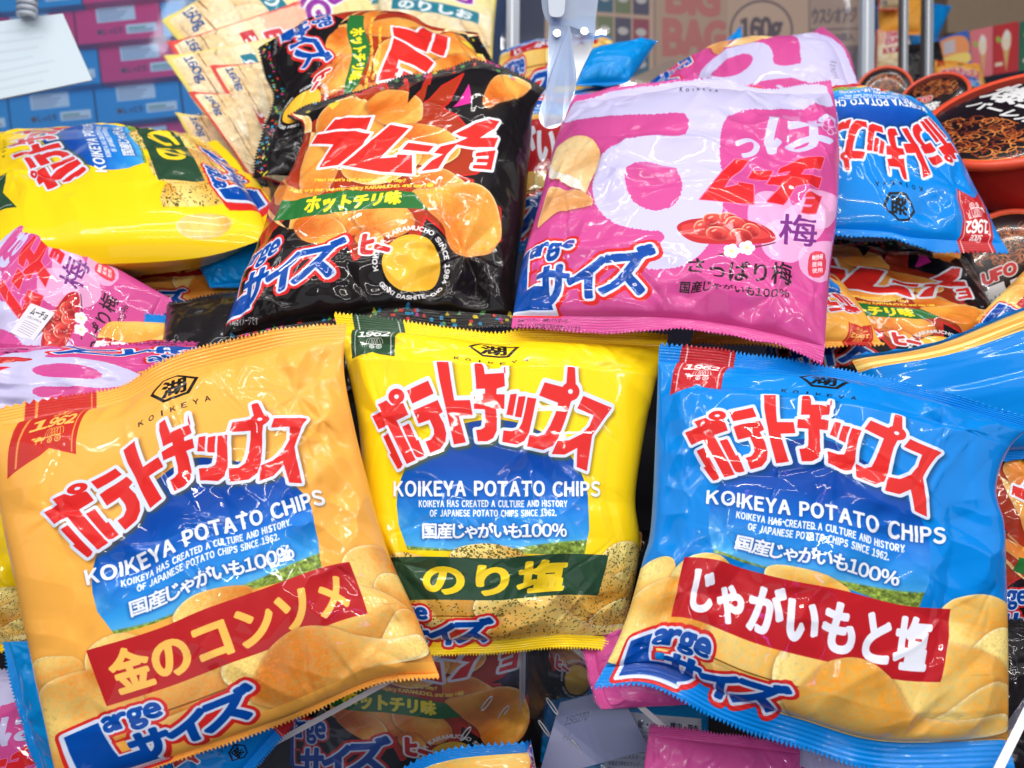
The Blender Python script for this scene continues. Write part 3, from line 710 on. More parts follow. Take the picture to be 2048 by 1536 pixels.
    A.fill(smoothpoly([(1622, 503), (1650, 507), (1648, 550), (1618, 548)], 3), (214, 60, 84)); A.fill(fit(txt('梅使用'), 1625, 506, 1646, 516) , (245, 225, 235), grow=.3)
    for i, st in enumerate(('紀州', '産梅', '使用')): A.fill(fit(txt(st), 1625, 508 + 13 * i, 1645, 518 + 13 * i), (245, 225, 235), grow=.4)
    for i, st in enumerate(('写真はイメージです', '風味パウダー、梅酢パウダーの', '原料として紀州産の梅を使用しています')): A.fill(fit(txt(st), 1034, 627 + 10 * i, 1034 + (60, 102, 128)[i], 635 + 10 * i), (60, 20, 45), grow=.2)
    A.fill(fit(txt('KOIKEYA', .9), 1360, 176, 1436, 181), INK, grow=.3)
    A.T = None; u0 = T(np.array([(1045, 520), (1300, 590)], float)); y = T(np.array([(1130, 474.)]))[0, 1]
    L_mark(A, u0[0, 0] - 28, y - 10, (u0[1, 0] - u0[0, 0] + 34) / 450, P_)
    return A

ARTS = {
    'orange': (lambda: potato_art((246, 176, 76), (196, 48, 40), (186, 36, 40), '金のコンソメ', (252, 196, 92), (253, 214, 122), (212, 124, 42), seed=100, rtext=(246, 190, 96)), (.93, .42, .055)),
    'yellow': (lambda: potato_art((253, 214, 22), (44, 78, 52), (44, 76, 54), 'のり塩', (252, 216, 40), (248, 222, 132), (212, 146, 48), specks=420, drop=.03, seed=140), (.95, .62, .02)),
    'blue': (lambda: potato_art((0, 130, 220), (184, 36, 44), (184, 30, 38), 'じゃがいもと塩', (232, 236, 250), (254, 226, 138), (222, 148, 48), seed=180), (.0, .27, .74)),
    'black': (black_art, (.012, .010, .012)),
    'pink': (pink_art, (.66, .09, .34)),
}
for k, (f, bc) in ARTS.items():
    FILMS[k] = (film_material(k + '_film', f().image(k + '_print')), film_material(k + '_film_back', color=bc))
build_bag(YEL, 'yellow', 'yellow potato chip bag in the front centre with dark green banner', 'chip bags in the front rows', res=1.4)
build_bag(ORA, 'orange', 'orange potato chip bag in the front left with red banner', 'chip bags in the front rows', res=1.4)
build_bag(BLU, 'blue', 'bright blue potato chip bag in the front right with red banner', 'chip bags in the front rows', res=1.4)
build_bag(BLK, 'black', 'black chip bag leaning upright behind the orange and yellow bags', 'chip bags in the front rows', res=1.4)
build_bag(PNK, 'pink', 'pink and lilac plum chip bag leaning upright behind the yellow bag', 'chip bags in the front rows', res=1.4)
# ---------------------------------------------------------------- more printed films and plain surfaces
def big_art(base, edge, banner, word, wcol, seed):
    A = Art(360, 460, base)
    A.fill(rect(0, 0, 360, 150), edge, .25)
    for i, (x, y, rx, ry, ro) in enumerate([(70, 250, 80, 60, .3), (200, 290, 90, 60, -.3), (310, 250, 70, 60, .2), (110, 360, 100, 60, .1), (270, 370, 90, 55, -.2), (180, 430, 120, 40, 0), (40, 420, 60, 50, .3)]):
        A.chip(ell(x, y, rx, ry, ro, 36, .06, i + seed), (252, 236, 204), (240, 206, 152), seed + i, .5 + i, rim=(220, 180, 130))
    A.fill(fit(txt('BIG'), 110, 40, 250, 95), (240, 240, 250), grow=9); A.fill(fit(txt('BAG'), 95, 108, 265, 165), (240, 240, 250), grow=9)
    A.fill(fit(txt('BIG'), 110, 40, 250, 95), wcol, grow=4); A.fill(fit(txt('BAG'), 95, 108, 265, 165), wcol, grow=4)
    A.fill(rect(70, 192, 290, 240), banner); A.fill(fit(txt(word), 92, 199, 268, 233), (238, 244, 246), grow=2)
    A.fill(fit(txt('160g'), 22, 380, 110, 418), (40, 84, 150), grow=1.4)
    A.fill([rect(0, 0, 14, 460), rect(346, 0, 360, 460)], edge); A.fill([rect(0, 446, 360, 460)], edge)
    return A
def table_art(base):
    A = Art(420, 500, base); R = np.random.RandomState(5)
    A.fill(rect(60, 60, 380, 430), (216, 220, 236))
    A.fill(rect(60, 60, 120, 430), (70, 160, 216))
    A.fill(fit(txt('アレルゲン'), 68, 80, 112, 100), (236, 240, 250), grow=.6); A.fill(fit(txt('乳・小麦・大豆・鶏肉・豚肉'), 130, 80, 360, 104), (50, 60, 90), grow=.6)
    for k in range(14):
        A.fill(fit(txt('栄養成分表示エネルギーたんぱく質脂質炭水化物食塩相当量'[R.randint(4):][:14 + R.randint(6)]), 130, 122 + k * 21, 250 + R.randint(110), 136 + k * 21), (80, 90, 130), grow=.2)
    for k in range(6): A.fill(rect(60, 114 + k * 63, 380, 116 + k * 63), (120, 140, 180))
    return A
FILMS['cream'] = (film_material('cream_film', big_art((246, 232, 176), (240, 222, 120), (40, 128, 150), 'のりしお', (150, 50, 165), 300).image('cream_print')), film_material('cream_back', color=(.88, .78, .45)))
FILMS['coral'] = (film_material('coral_film', big_art((250, 226, 190), (226, 84, 78), (206, 60, 70), 'うすしお', (214, 70, 80), 330).image('coral_print')), film_material('coral_back', color=(.75, .16, .13)))
FILMS['table'] = (film_material('table_film', table_art((20, 140, 214)).image('table_print')), FILMS['blue'][1])
for k in ('blue', 'black', 'pink', 'orange'): FILMS['plain_' + k] = (FILMS[k][1], FILMS[k][1])

def mat(name, col, rough=.5, metal=0, bump=0, bscale=60, spec=.5, var=0):
    m = bpy.data.materials.new(name); m.use_nodes = True; nt = m.node_tree; b = nt.nodes['Principled BSDF']
    b.inputs['Base Color'].default_value = (*col, 1); b.inputs['Roughness'].default_value = rough; b.inputs['Metallic'].default_value = metal; b.inputs['Specular IOR Level'].default_value = spec
    if bump or var:
        tc = nt.nodes.new('ShaderNodeTexCoord'); n = nt.nodes.new('ShaderNodeTexNoise'); n.inputs['Scale'].default_value = bscale; n.inputs['Detail'].default_value = 5
        nt.links.new(tc.outputs['Object'], n.inputs['Vector'])
        if bump:
            bp = nt.nodes.new('ShaderNodeBump'); bp.inputs['Strength'].default_value = bump; bp.inputs['Distance'].default_value = .002
            nt.links.new(n.outputs['Fac'], bp.inputs['Height']); nt.links.new(bp.outputs['Normal'], b.inputs['Normal'])
        if var:
            r = nt.nodes.new('ShaderNodeMix'); r.data_type = 'RGBA'; r.inputs['A'].default_value = (*[c * (1 - var) for c in col], 1); r.inputs['B'].default_value = (*[min(1, c * (1 + var)) for c in col], 1)
            nt.links.new(n.outputs['Fac'], r.inputs['Factor']); nt.links.new(r.outputs['Result'], b.inputs['Base Color'])
    return m
def print_mat(name, image, rough=.4, coat=0.0):
    m = bpy.data.materials.new(name); m.use_nodes = True; nt = m.node_tree; b = nt.nodes['Principled BSDF']
    t = nt.nodes.new('ShaderNodeTexImage'); t.image = image; t.extension = 'EXTEND'; nt.links.new(t.outputs['Color'], b.inputs['Base Color'])
    b.inputs['Roughness'].default_value = rough; b.inputs['Coat Weight'].default_value = coat; b.inputs['Coat Roughness'].default_value = .06
    return m
def clear_mat(name, tint, rough=.04, veil=.10, veilcol=(.75, .82, 1.0), ior=1.42):
    """thin acrylic: lets light through, mirrors at grazing angles, a little milky"""
    m = bpy.data.materials.new(name); m.use_nodes = True; nt = m.node_tree; nt.nodes.remove(nt.nodes['Principled BSDF']); out = nt.nodes['Material Output']
    t = nt.nodes.new('ShaderNodeBsdfTransparent'); t.inputs[0].default_value = (*tint, 1)
    g = nt.nodes.new('ShaderNodeBsdfGlossy'); g.inputs['Roughness'].default_value = rough; g.inputs[0].default_value = (1, 1, 1, 1)
    d = nt.nodes.new('ShaderNodeBsdfDiffuse'); d.inputs[0].default_value = (*veilcol, 1)
    a = nt.nodes.new('ShaderNodeMixShader'); a.inputs[0].default_value = veil; nt.links.new(t.outputs[0], a.inputs[1]); nt.links.new(d.outputs[0], a.inputs[2])
    lw = nt.nodes.new('ShaderNodeLayerWeight'); lw.inputs[0].default_value = .5
    pw = nt.nodes.new('ShaderNodeMath'); pw.operation = 'POWER'; pw.inputs[1].default_value = 5; nt.links.new(lw.outputs['Facing'], pw.inputs[0])
    f = nt.nodes.new('ShaderNodeMath'); f.operation = 'MULTIPLY_ADD'; f.inputs[1].default_value = .7; f.inputs[2].default_value = ((ior - 1) / (ior + 1)) ** 2; nt.links.new(pw.outputs[0], f.inputs[0])
    b = nt.nodes.new('ShaderNodeMixShader'); nt.links.new(f.outputs[0], b.inputs[0]); nt.links.new(a.outputs[0], b.inputs[1]); nt.links.new(g.outputs[0], b.inputs[2])
    nt.links.new(b.outputs[0], out.inputs[0])
    return m
M = dict(
    floor=mat('prize_bed_felt', (.012, .010, .014), .9, bump=.3), hallfloor=mat('hall_carpet', (.10, .09, .13), .9, bump=.4, var=.3), wall=mat('hall_wall_paint', (.16, .17, .30), .7, var=.25, bscale=3),
    card=mat('cardboard', (.42, .30, .20), .85, bump=.25, bscale=120, var=.12), paper=mat('white_card', (.72, .80, .86), .7, bump=.1, bscale=30),
    white=mat('white_plastic', (.42, .47, .56), .4), metal=mat('brushed_metal', (.22, .24, .27), .45, 1.0, bump=.1), screw=mat('screw_steel', (.5, .5, .52), .3, 1.0),
    acrylic=clear_mat('clear_acrylic', (.95, .97, 1.0), veil=.03), acrylic_wall=clear_mat('acrylic_wall', (.86, .93, 1.0), veil=.05, veilcol=(.30, .50, 1.0), ior=1.22),
    edge=mat('polished_acrylic_edge', (.90, .93, .97), .2), claw=clear_mat('claw_plastic', (.80, .88, .98), .12, .42, (.52, .62, .78)), clawblue=clear_mat('claw_blue_core', (.35, .55, .95), .1, .45, (.16, .36, .85)),
    red=mat('red_tub_rim', (.80, .085, .035), .3), tub=mat('black_tub_wall', (.02, .016, .018), .3), tubred=mat('red_tub_wall', (.50, .025, .02), .32))

def px_quad(q, d): return [W(p[0], p[1], dd) for p, dd in zip(q, d)]
def slab(name, q, d, th, front, side=None, parent=None, foot=None, back=None):
    """box whose front face is the quad TL,TR,BR,BL; thickness th away from the camera; printed front"""
    K = [np.array(k) for k in (px_quad(q, d) if len(np.shape(d)) else px_quad(q, [d] * 4))]
    n = np.cross(K[1] - K[0], K[3] - K[0]); n /= np.linalg.norm(n)
    if n @ (CAM - K[0]) > 0: n = -n
    c = sum(K) / 4 if foot is None else np.array(foot)
    V = [k - c for k in K] + [k + n * th - c for k in K]
    me = bpy.data.meshes.new(name)
    me.from_pydata([tuple(v) for v in V], [], [(3, 2, 1, 0), (4, 5, 6, 7), (0, 1, 5, 4), (1, 2, 6, 5), (2, 3, 7, 6), (3, 0, 4, 7)])
    l = me.uv_layers.new(name='UVMap'); uvs = {0: (0, 1), 1: (1, 1), 2: (1, 0), 3: (0, 0)}
    for i, lp in enumerate(me.loops[:4]): l.data[i].uv = uvs[lp.vertex_index]
    o = link(name, me, [front] if side is None else [front, side], parent, c if parent is None else (c - np.array(parent.location)))
    if side is not None:
        for p in me.polygons[1:]: p.material_index = 1
    return o
def tube(name, pts, r, m, parent=None, seg=10, loc=None):
    bm = bmesh.new(); pts = [Vector(p) for p in pts]; rings = []
    for i, p in enumerate(pts):
        t = (pts[min(i + 1, len(pts) - 1)] - pts[max(i - 1, 0)]).normalized(); a = t.orthogonal().normalized() if i == 0 else (a - t * a.dot(t)).normalized(); b = t.cross(a)
        rings.append([bm.verts.new(p + a * r * math.cos(k * 6.2832 / seg) + b * r * math.sin(k * 6.2832 / seg)) for k in range(seg)])
    for i in range(len(rings) - 1):
        for k in range(seg): bm.faces.new((rings[i][k], rings[i][(k + 1) % seg], rings[i + 1][(k + 1) % seg], rings[i + 1][k]))
    bm.faces.new(rings[0][::-1]); bm.faces.new(rings[-1])
    return link(name, bm_mesh(name, bm, True), m, parent, loc)
# ---------------------------------------------------------------- the setting
def flat(name, x0, x1, y0, y1, z, m):
    bm = bmesh.new(); f = bm.faces.new([bm.verts.new(p) for p in ((x0, y0, z), (x1, y0, z), (x1, y1, z), (x0, y1, z))]); return tag(link(name, bm_mesh(name, bm), m), kind='structure')
flat('hall_floor', -4, 4, -3, 4, -.75, M['hallfloor'])
flat('prize_bed', -.75, .75, .12, 1.02, .085, M['floor'])
bm = bmesh.new(); bm.faces.new([bm.verts.new(p) for p in ((-4, 3.6, -.75), (4, 3.6, -.75), (4, 3.6, 3), (-4, 3.6, 3))]); tag(link('hall_wall', bm_mesh('hall_wall', bm), M['wall']), kind='structure')

# ---------------------------------------------------------------- bags lying and leaning in the pile
G1, G2 = 'chip bags heaped behind and under the front rows', 'big chip bags fanned out at the back'
def pile(kind, c, d, label, group=G1, T=.028, res=.5, **k):
    b = Bag(c, d, T=T, **k); return b, build_bag(b, kind, label, group, res=res, teeth=50)
pile('yellow', [(-70, 500), (-60, 268), (432, 288), (575, 462)], (.62, .78, .78, .63), 'yellow bag lying on its side at the left edge, lettering running upward', T=.036, seed=51,
     right=[(-60, 268), (60, 276), (280, 280), (432, 288)], left=[(-70, 500), (0, 512), (150, 528), (400, 515), (575, 462)], bottom=[(575, 462), (545, 410), (490, 335), (432, 288)], gu=([0, .035, .1, .5, .85, 1], [0, .25, .33, .72, .92, 1]), res=1.0)
pile('black', [(955, 62), (1075, 330), (505, 352), (516, 92)], (.80, .71, .68, .77), 'black bag lying sideways behind the upright black bag, its lettering running downward', T=.03, seed=52,
     left=[(955, 62), (860, 62), (780, 36), (640, 44), (590, 62), (516, 92)], bottom=[(516, 92), (530, 150), (548, 200), (528, 262), (508, 310), (505, 352)], res=.8)
pile('pink', [(1645, 58), (1765, 270), (1290, 330), (1280, 172)], (.76, .70, .76, .84), 'pink and lilac bag lying sideways behind the upright pink bag', T=.028, seed=53,
     left=[(1645, 58), (1570, 80), (1480, 92), (1390, 124), (1280, 172)], top=[(1645, 58), (1690, 95), (1718, 165), (1765, 270)], res=.8)
pile('blue', [(2018, 505), (1560, 470), (1590, 200), (1795, 222)], (.60, .62, .72, .72), 'blue bag lying upside down at the right, red ribbon in its lower corner', T=.03, seed=54,
     top=[(2018, 505), (1930, 500), (1830, 492), (1760, 478), (1560, 470)][::1], left=[(2018, 505), (1960, 410), (1900, 310), (1850, 245), (1795, 222)], g=([0, .05, .3, .5, .7, 1], [0, .06, .50, .78, .9, 1]), res=.8)
pile('black', [(1470, 480), (1925, 490), (2070, 760), (1560, 800)], (.72, .70, .61, .61), 'black bag under the upside-down blue bag at the right', seed=55, right=[(1925, 490), (1945, 540), (1990, 640), (2070, 760)], res=.7)
pile('orange', [(1768, 692), (1380, 690), (1440, 470), (1655, 540)], (.585, .59, .66, .66), 'orange bag corner showing upside down beside the upright pink bag', seed=56, T=.02)
pile('blue', [(1000, 112), (1225, 82), (1240, 175), (985, 225)], (.98, .98, .84, .82), 'blue bag at the back behind the claw, its red banner at the top edge', seed=57,
     g=([0, .66, .82, .95, 1], [0, .03, .16, .88, 1]), T=.012)
pile('plain_blue', [(1185, 96), (1316, 80), (1252, 168), (1150, 172)], (.86, .86, .82, .82), 'blue bag corner pointing right, between the claw and the cardboard carton', seed=81, T=.016, res=.4)
pile('plain_blue', [(1330, 200), (1482, 52), (1500, 240), (1340, 260)], (.93, .90, .88, .90), 'blue bag tip poking up behind the sideways pink bag', seed=58, T=.015)
pile('blue', [(920, 190), (1290, 190), (1300, 480), (900, 520)], (.76, .76, .68, .67), 'blue bag squeezed between the upright black and pink bags', seed=59, g=([0, .66, .95, 1], [0, .25, .85, 1]), T=.02)
b16, r16 = pile('pink', [(-150, 668), (52, 432), (345, 600), (215, 905)], (.60, .64, .63, .585), 'dark pink bag at the left edge with a white sticker', seed=60, T=.022, gu=([0, .3, 1], [0, .1, 1]), g=([0, .42, 1], [0, .2, 1]))
pile('pink', [(430, 850), (-330, 850), (-260, 690), (420, 685)], (.54, .54, .575, .575), 'pink bag lying upside down behind the orange bag at the left', seed=61, T=.012)
pile('orange', [(190, 380), (540, 380), (560, 618), (215, 630)], (.78, .78, .665, .665), 'orange bag in shade under the yellow bag at the left', seed=62, T=.02)
pile('plain_blue', [(380, 500), (600, 400), (620, 560), (420, 575)], (.69, .69, .655, .655), 'blue bag in shade between the yellow and upright black bags', seed=63, T=.014)
pile('blue', [(640, 980), (80, 960), (120, 620), (560, 640)], (.58, .58, .62, .62), 'blue bag in shade behind the orange bag, chips printed at its edge', seed=64, T=.02)
pile('plain_black', [(335, 600), (720, 560), (740, 800), (318, 800)], (.625, .625, .575, .56), 'plain black back of a bag below the upright black bag', seed=65, T=.02)
pile('plain_blue', [(360, 1260), (440, 1660), (100, 1640), (0, 1285)], (.50, .48, .48, .50), 'blue back of a bag under the lower left of the orange bag', seed=66, T=.018)
pile('blue', [(602, 1432), (420, 1640), (130, 1340), (330, 1160)], (.485, .465, .50, .51), 'blue bag at the bottom with a red ribbon, under the orange bag', seed=67, T=.014)
pile('black', [(600, 1070), (1120, 1060), (1075, 1590), (575, 1620)], (.63, .63, .60, .60), 'black bag behind the clear chute panel at the bottom', seed=68, T=.022, res=.8)
pile('blue', [(1140, 1900), (730, 1960), (740, 1590), (1062, 1484)], (.49, .49, .505, .505), 'blue bag upside down at the bottom edge, left of the chute corner', seed=69, T=.014, bottom=[(1062, 1484), (900, 1500), (800, 1540), (740, 1590)], gu=([0, .5, 1], [0, .03, 1]))
pile('black', [(1010, 1020), (1300, 1060), (1230, 1440), (985, 1380)], (.66, .65, .615, .62), 'small black bag seen through the chute panel under the yellow bag', seed=70, T=.018)
pile('table', [(1180, 1370), (1420, 1400), (1400, 1700), (1100, 1700)], (.605, .60, .585, .585), 'back of a blue bag with a nutrition table behind the chute panel', seed=71, T=.014)
pile('plain_blue', [(1060, 1390), (1210, 1350), (1240, 1600), (1040, 1620)], (.625, .625, .61, .61), 'plain blue bag back seen through the chute panel', seed=72, T=.014)
pile('plain_pink', [(1580, 1180), (1560, 1400), (1206, 1418), (1163, 1262)], (.51, .485, .48, .51), 'magenta back of a bag sticking out under the front blue bag', seed=73, T=.01, bottom=[(1163, 1262), (1172, 1330), (1190, 1395), (1206, 1418)])
pile('plain_pink', [(1300, 1450), (1600, 1486), (1600, 1900), (1240, 1860)], (.505, .50, .475, .475), 'plain magenta bag back at the bottom edge below the front blue bag', seed=74, T=.010)
pile('pink', [(1540, 1462), (2010, 1560), (2000, 1960), (1520, 1900)], (.515, .505, .48, .48), 'pink and lilac bag at the bottom edge right of the plain magenta one', seed=82, T=.008, g=([0, .1, 1], [0, .02, 1]))
pile('blue', [(2460, 900), (1820, 930), (1700, 715), (2330, 520)], (.545, .545, .565, .60), 'blue bag at the right edge with a printed chip, above the front blue bag', seed=75, T=.02, bottom=[(2330, 520), (2048, 615), (1860, 690), (1700, 715)], gu=([0, .84, 1], [0, .3, 1]), g=([0, .62, .9, 1], [0, .84, .96, 1]))
pile('black', [(1960, 880), (2400, 860), (2400, 1330), (1960, 1330)], (.56, .56, .53, .53), 'black bag at the right edge beside the front blue bag', seed=76, T=.02)
pile('plain_black', [(1940, 1240), (2350, 1240), (2350, 1600), (1940, 1600)], (.52, .52, .49, .49), 'dark bag back at the lower right corner', seed=77, T=.015)
pile('yellow', [(-330, 900), (40, 960), (62, 1300), (-320, 1330)], (.54, .54, .52, .52), 'yellow bag at the left edge behind the orange bag', seed=78, T=.016)
pile('pink', [(-260, 1360), (120, 1330), (150, 1720), (-260, 1720)], (.53, .53, .50, .50), 'pink bag at the lower left corner', seed=79, T=.015)
pile('orange', [(2190, 400), (2360, 620), (2130, 860), (1950, 640)], (.66, .63, .60, .61), 'orange bag at the right edge, tilted, above the black bag', seed=80, T=.018)
# sticker on the dark pink bag
S = Art(200, 240, (222, 220, 232)); S.fill(fit(txt('ムーチョ'), 40, 24, 170, 74), (30, 26, 40), grow=2); S.fill(fit(txt('ブランドサイト'), 40, 88, 160, 106), (40, 34, 50), grow=.5)
for k in range(6): S.fill(rect(36, 126 + 16 * k, 164, 130 + 16 * k), (150, 146, 166))
stm = print_mat('sticker_print', S.image('sticker_art'), .3)
q = np.array([(62, 606), (110, 625), (63, 686), (20, 664)], float); uv_ = b16.inv(q); sp_ = b16.pos(uv_[:, 0], uv_[:, 1]) + b16.n * .004
slab('sticker', q, (sp_ - CAM) @ FW, .0008, stm, M['white'], r16)

# big bags fanned at the back left
fan = [('cream', [(640, -150), (760, 30), (470, 200), (322, 40)], .90, 'cream bag with a teal banner, uppermost of the fan at the back'),
       ('coral', [(600, 0), (690, 190), (470, 300), (335, 85)], .875, 'pale bag with a pink edge, second in the fan at the back'),
       ('cream', [(610, 60), (680, 260), (480, 330), (328, 112)], .86, 'cream bag with a pale edge, third in the fan at the back'),
       ('coral', [(640, 110), (700, 320), (540, 330), (420, 130)], .835, 'pale bag with a red edge, fourth in the fan at the back'),
       ('coral', [(600, 190), (640, 400), (500, 350), (378, 182)], .82, 'pale bag with a red edge, frontmost of the fan at the back'),
       ('cream', [(560, 240), (620, 420), (450, 400), (350, 225)], .84, 'cream bag at the foot of the fan, low on the left'),
       ('cream', [(760, -90), (1000, -40), (985, 170), (740, 140)], .98, 'pale cream bag standing at the back left of the white frame'),
       ('cream', [(640, -60), (840, -120), (880, 120), (690, 160)], 1.0, 'pale cream bag at the back above the sideways black bag')]
for i, (k, c, d, lab) in enumerate(fan): pile(k, c, (d + .03, d + .03, d - .02, d - .02), lab, G2, T=.008 if i < 6 else .02, seed=90 + i, taper=.04)

# ---------------------------------------------------------------- biscuit boxes stacked behind the clear wall
def carton_art(base, seed):
    A = Art(240, 110, base); R = np.random.RandomState(seed)
    A.fill(rect(60, 10, 170, 52), (206, 222, 236)); A.fill(rect(140, 66, 228, 92), (214, 226, 236))
    for k in range(4): A.fill(rect(66, 15 + k * 9, 120 + 9 * (k * 3 % 4), 19 + k * 9), (140, 150, 178))
    A.fill(fit(txt('しっとり'), 76, 70, 128, 88), (60, 40, 70), grow=.8); A.fill(ell(64, 80, 8, 8), (90, 60, 60)); A.fill(rect(146, 74, 196, 79), (90, 150, 120)); A.fill(rect(146, 83, 220, 87), (120, 130, 150))
    return A
cm = {k: (print_mat(k + '_carton_print', carton_art(c, 3).image(k + '_carton_art'), .35), mat(k + '_carton_side', s, .4)) for k, c, s in (('blue', (0, 146, 214), (.0, .24, .55)), ('pink', (224, 40, 110), (.62, .02, .14)))}
def carton(col, x, y, w, h, d, i, sh=-.10):
    q = [(x + .1 * h * 0, y), (x + w, y + sh * w), (x + w + .12 * h, y + sh * w + h), (x + .12 * h, y + h)]
    names = {'blue': 'blue', 'pink': 'hot pink'}
    rowt = ['bottom', 'second', 'third', 'fourth', 'fifth'][i[0]]; colt = ['far left', 'left', 'middle', 'right'][i[1]]
    tag(slab('biscuit_carton', q, (d, d, d - .015, d - .015), .06, *cm[col]), f'{names[col]} flat biscuit box, {colt} in the {rowt} row of the stack', 'box', 'biscuit boxes stacked behind the clear wall')
rows = [(276, 'pink', 78), (192, 'blue', 76), (112, 'blue', 74), (36, 'pink', 74), (-44, 'blue', 72)]
for r, (y, col, h) in enumerate(rows):
    for c_ in range(4):
        x = -150 + c_ * 172 + (18, -2, 10, -34, -20)[r] - r * 4
        cc = {(2, 0): 'pink', (2, 2): 'pink', (3, 3): 'blue', (4, 2): 'pink'}.get((r, c_), col)
        carton(cc, x, y - c_ * 17.2 + 14, 168, h, 1.30, (r, c_))

# ---------------------------------------------------------------- cardboard cartons
B = Art(1000, 560, (198, 162, 132)); B.a *= (1 + .05 * (fnoise(560, 1000, 60, 4, 4)[..., None] - .5)) * (1 + .03 * np.sin(np.arange(1000) * .9)[None, :, None])
bt = (112, 88, 84)
B.fill(rect(355, 0, 585, 560), (186, 150, 122)); B.fill(rect(350, 0, 356, 560), (150, 118, 98))
B.fill(fit(txt('BIG'), 395, 170, 555, 248), (196, 106, 92), grow=8); B.fill(fit(txt('BAG'), 385, 270, 575, 360), (196, 106, 92), grow=8)
B.fill(fit(txt('うすしお味'), 405, 410, 575, 470), (90, 60, 62), grow=3.5)
B.fill(ell(690, 300, 100, 92), (96, 72, 70)); B.fill(ell(690, 300, 93, 85), (202, 166, 136)); B.fill(fit(txt('160g'), 626, 262, 754, 346), (84, 60, 62), grow=4)
B.fill(rect(838, 190, 998, 490), (118, 92, 84)); B.fill(rect(842, 194, 994, 300), (178, 146, 122)); B.fill(rect(842, 306, 994, 352), (178, 146, 122))
B.fill(fit(txt('ウスシオアジ'), 850, 240, 986, 284), (104, 80, 76), grow=2); B.fill(fit(txt('160g×12袋入'), 858, 316, 980, 342), (104, 80, 76), grow=1.5); B.fill(fit(txt('20'), 900, 392, 970, 452), (190, 160, 136), grow=3)
for i in range(3):
    for j in range(4):
        cc = [(150, 50, 60), (40, 90, 110), (110, 120, 70), (70, 60, 80)][(i + j) % 4]; B.fill(rect(110 + j * 58, 190 + i * 82, 162 + j * 58, 262 + i * 82), cc); B.fill(ell(136 + j * 58, 224 + i * 82, 17, 10), (200, 190, 180))
bm_ = print_mat('cardboard_print', B.image('cardboard_art'), .8)
box = empty('cardboard_carton', W(1430, 240, 1.45), 'large brown cardboard carton printed BIG BAG and 160g, behind the machine', 'carton')
slab('front_panel', [(1090, -190), (1722, -150), (1722, 232), (1090, 250)], (1.47, 1.43, 1.43, 1.47), .30, bm_, M['card'], box)
slab('flap', [(1180, 196), (1345, 118), (1420, 160), (1300, 240)], (1.30, 1.42, 1.36, 1.24), .006, M['card'], None, box)
tag(slab('cardboard_box', [(1895, -120), (2200, -120), (2200, 62), (1895, 66)], (1.75, 1.75, 1.75, 1.75), .3, M['card']), 'plain brown cardboard box at the top right behind the posts', 'carton')

# ---------------------------------------------------------------- things in the next machine on the right
def small_art(kind):
    if kind == 'biscuit':
        A = Art(240, 220, (34, 92, 190)); A.fill(smoothpoly([(10, 40), (120, 8), (225, 30), (222, 96), (20, 110)]), (240, 150, 90)); A.fill(smoothpoly([(20, 110), (222, 90), (222, 130), (24, 140)]), (245, 214, 110))
        A.fill(rect(90, 24, 160, 84), (200, 190, 196)); A.fill(rect(62, 124, 186, 138), (240, 240, 250))
        for i in range(5): A.chip(ell(50 + i * 38, 182, 26, 18, .4 * i, 20), (240, 200, 130), (200, 140, 70), i)
    else:
        c = {'cone_pink': (232, 120, 130), 'cone_red': (200, 36, 46), 'cone_green': (40, 110, 80)}[kind]
        A = Art(180, 200, c); A.fill(np.array([(70, 90), (120, 90), (98, 196)], float), (226, 180, 110)); A.fill(ell(95, 70, 34, 40, 0, 26, .08, 2), (246, 226, 200)); A.fill(ell(95, 44, 16, 18), (240, 238, 230))
        A.fill(rect(20, 154, 72, 168), (245, 225, 200)); A.fill(ell(40, 60, 18, 12, .5), (150, 190, 70))
    return A
for kind, q, d, lab, nm in (('biscuit', [(1856, 84), (1935, 60), (1948, 168), (1862, 176)], 1.30, 'blue biscuit tub with an orange label behind the metal post', 'biscuit_box'),
                            ('cone_pink', [(1940, 62), (1985, 52), (1985, 150), (1945, 158)], 1.40, 'pink ice cream cone box beside the blue biscuit tub', 'cone_box'),
                            ('cone_red', [(1986, 52), (2038, 42), (2036, 142), (1984, 150)], 1.41, 'red ice cream cone box right of the pink one', 'cone_box'),
                            ('cone_green', [(2039, 44), (2110, 30), (2108, 136), (2038, 142)], 1.42, 'green ice cream cone box at the right edge', 'cone_box'),
                            ('biscuit', [(1752, 66), (1800, 60), (1802, 128), (1752, 132)], 1.35, 'blue biscuit tub between the white frame and metal post', 'biscuit_box')):
    tag(slab(nm, q, d, .08, print_mat(nm + '_print', small_art(kind).image(nm + '_art'), .35), M['white']), lab, 'box', 'snack boxes in the next machine')
pile('plain_orange', [(1755, -30), (1850, -30), (1850, 70), (1758, 70)], (1.25, 1.25, 1.22, 1.22), 'golden snack bag hanging between the two metal posts', 'bags in the next machine', T=.02, seed=120, res=.25)
pile('plain_blue', [(1752, 10), (1905, 10), (1860, 110), (1754, 110)], (1.31, 1.31, 1.28, 1.28), 'blue snack bag behind the metal posts', 'bags in the next machine', T=.02, seed=121, res=.25)
for k, q, d, lab in (('coral', [(1752, 60), (1812, 55), (1830, 160), (1748, 165)], 1.22, 'pale snack bag standing low between the white frame and metal posts'),
                     ('plain_black', [(1806, 90), (1880, 84), (1890, 190), (1800, 196)], 1.20, 'dark snack bag standing behind the metal posts'),
                     ('orange', [(1870, 120), (1960, 128), (1975, 215), (1860, 210)], 1.18, 'orange snack bag standing in front of the blue biscuit tub'),
                     ('coral', [(1760, -60), (1800, -60), (1806, 20), (1756, 20)], 1.20, 'pale snack bag hanging at the top beside the white frame')):
    pile(k, q, (d,) * 4, lab, 'bags in the next machine', T=.016, seed=int(q[0][0]), res=.25)
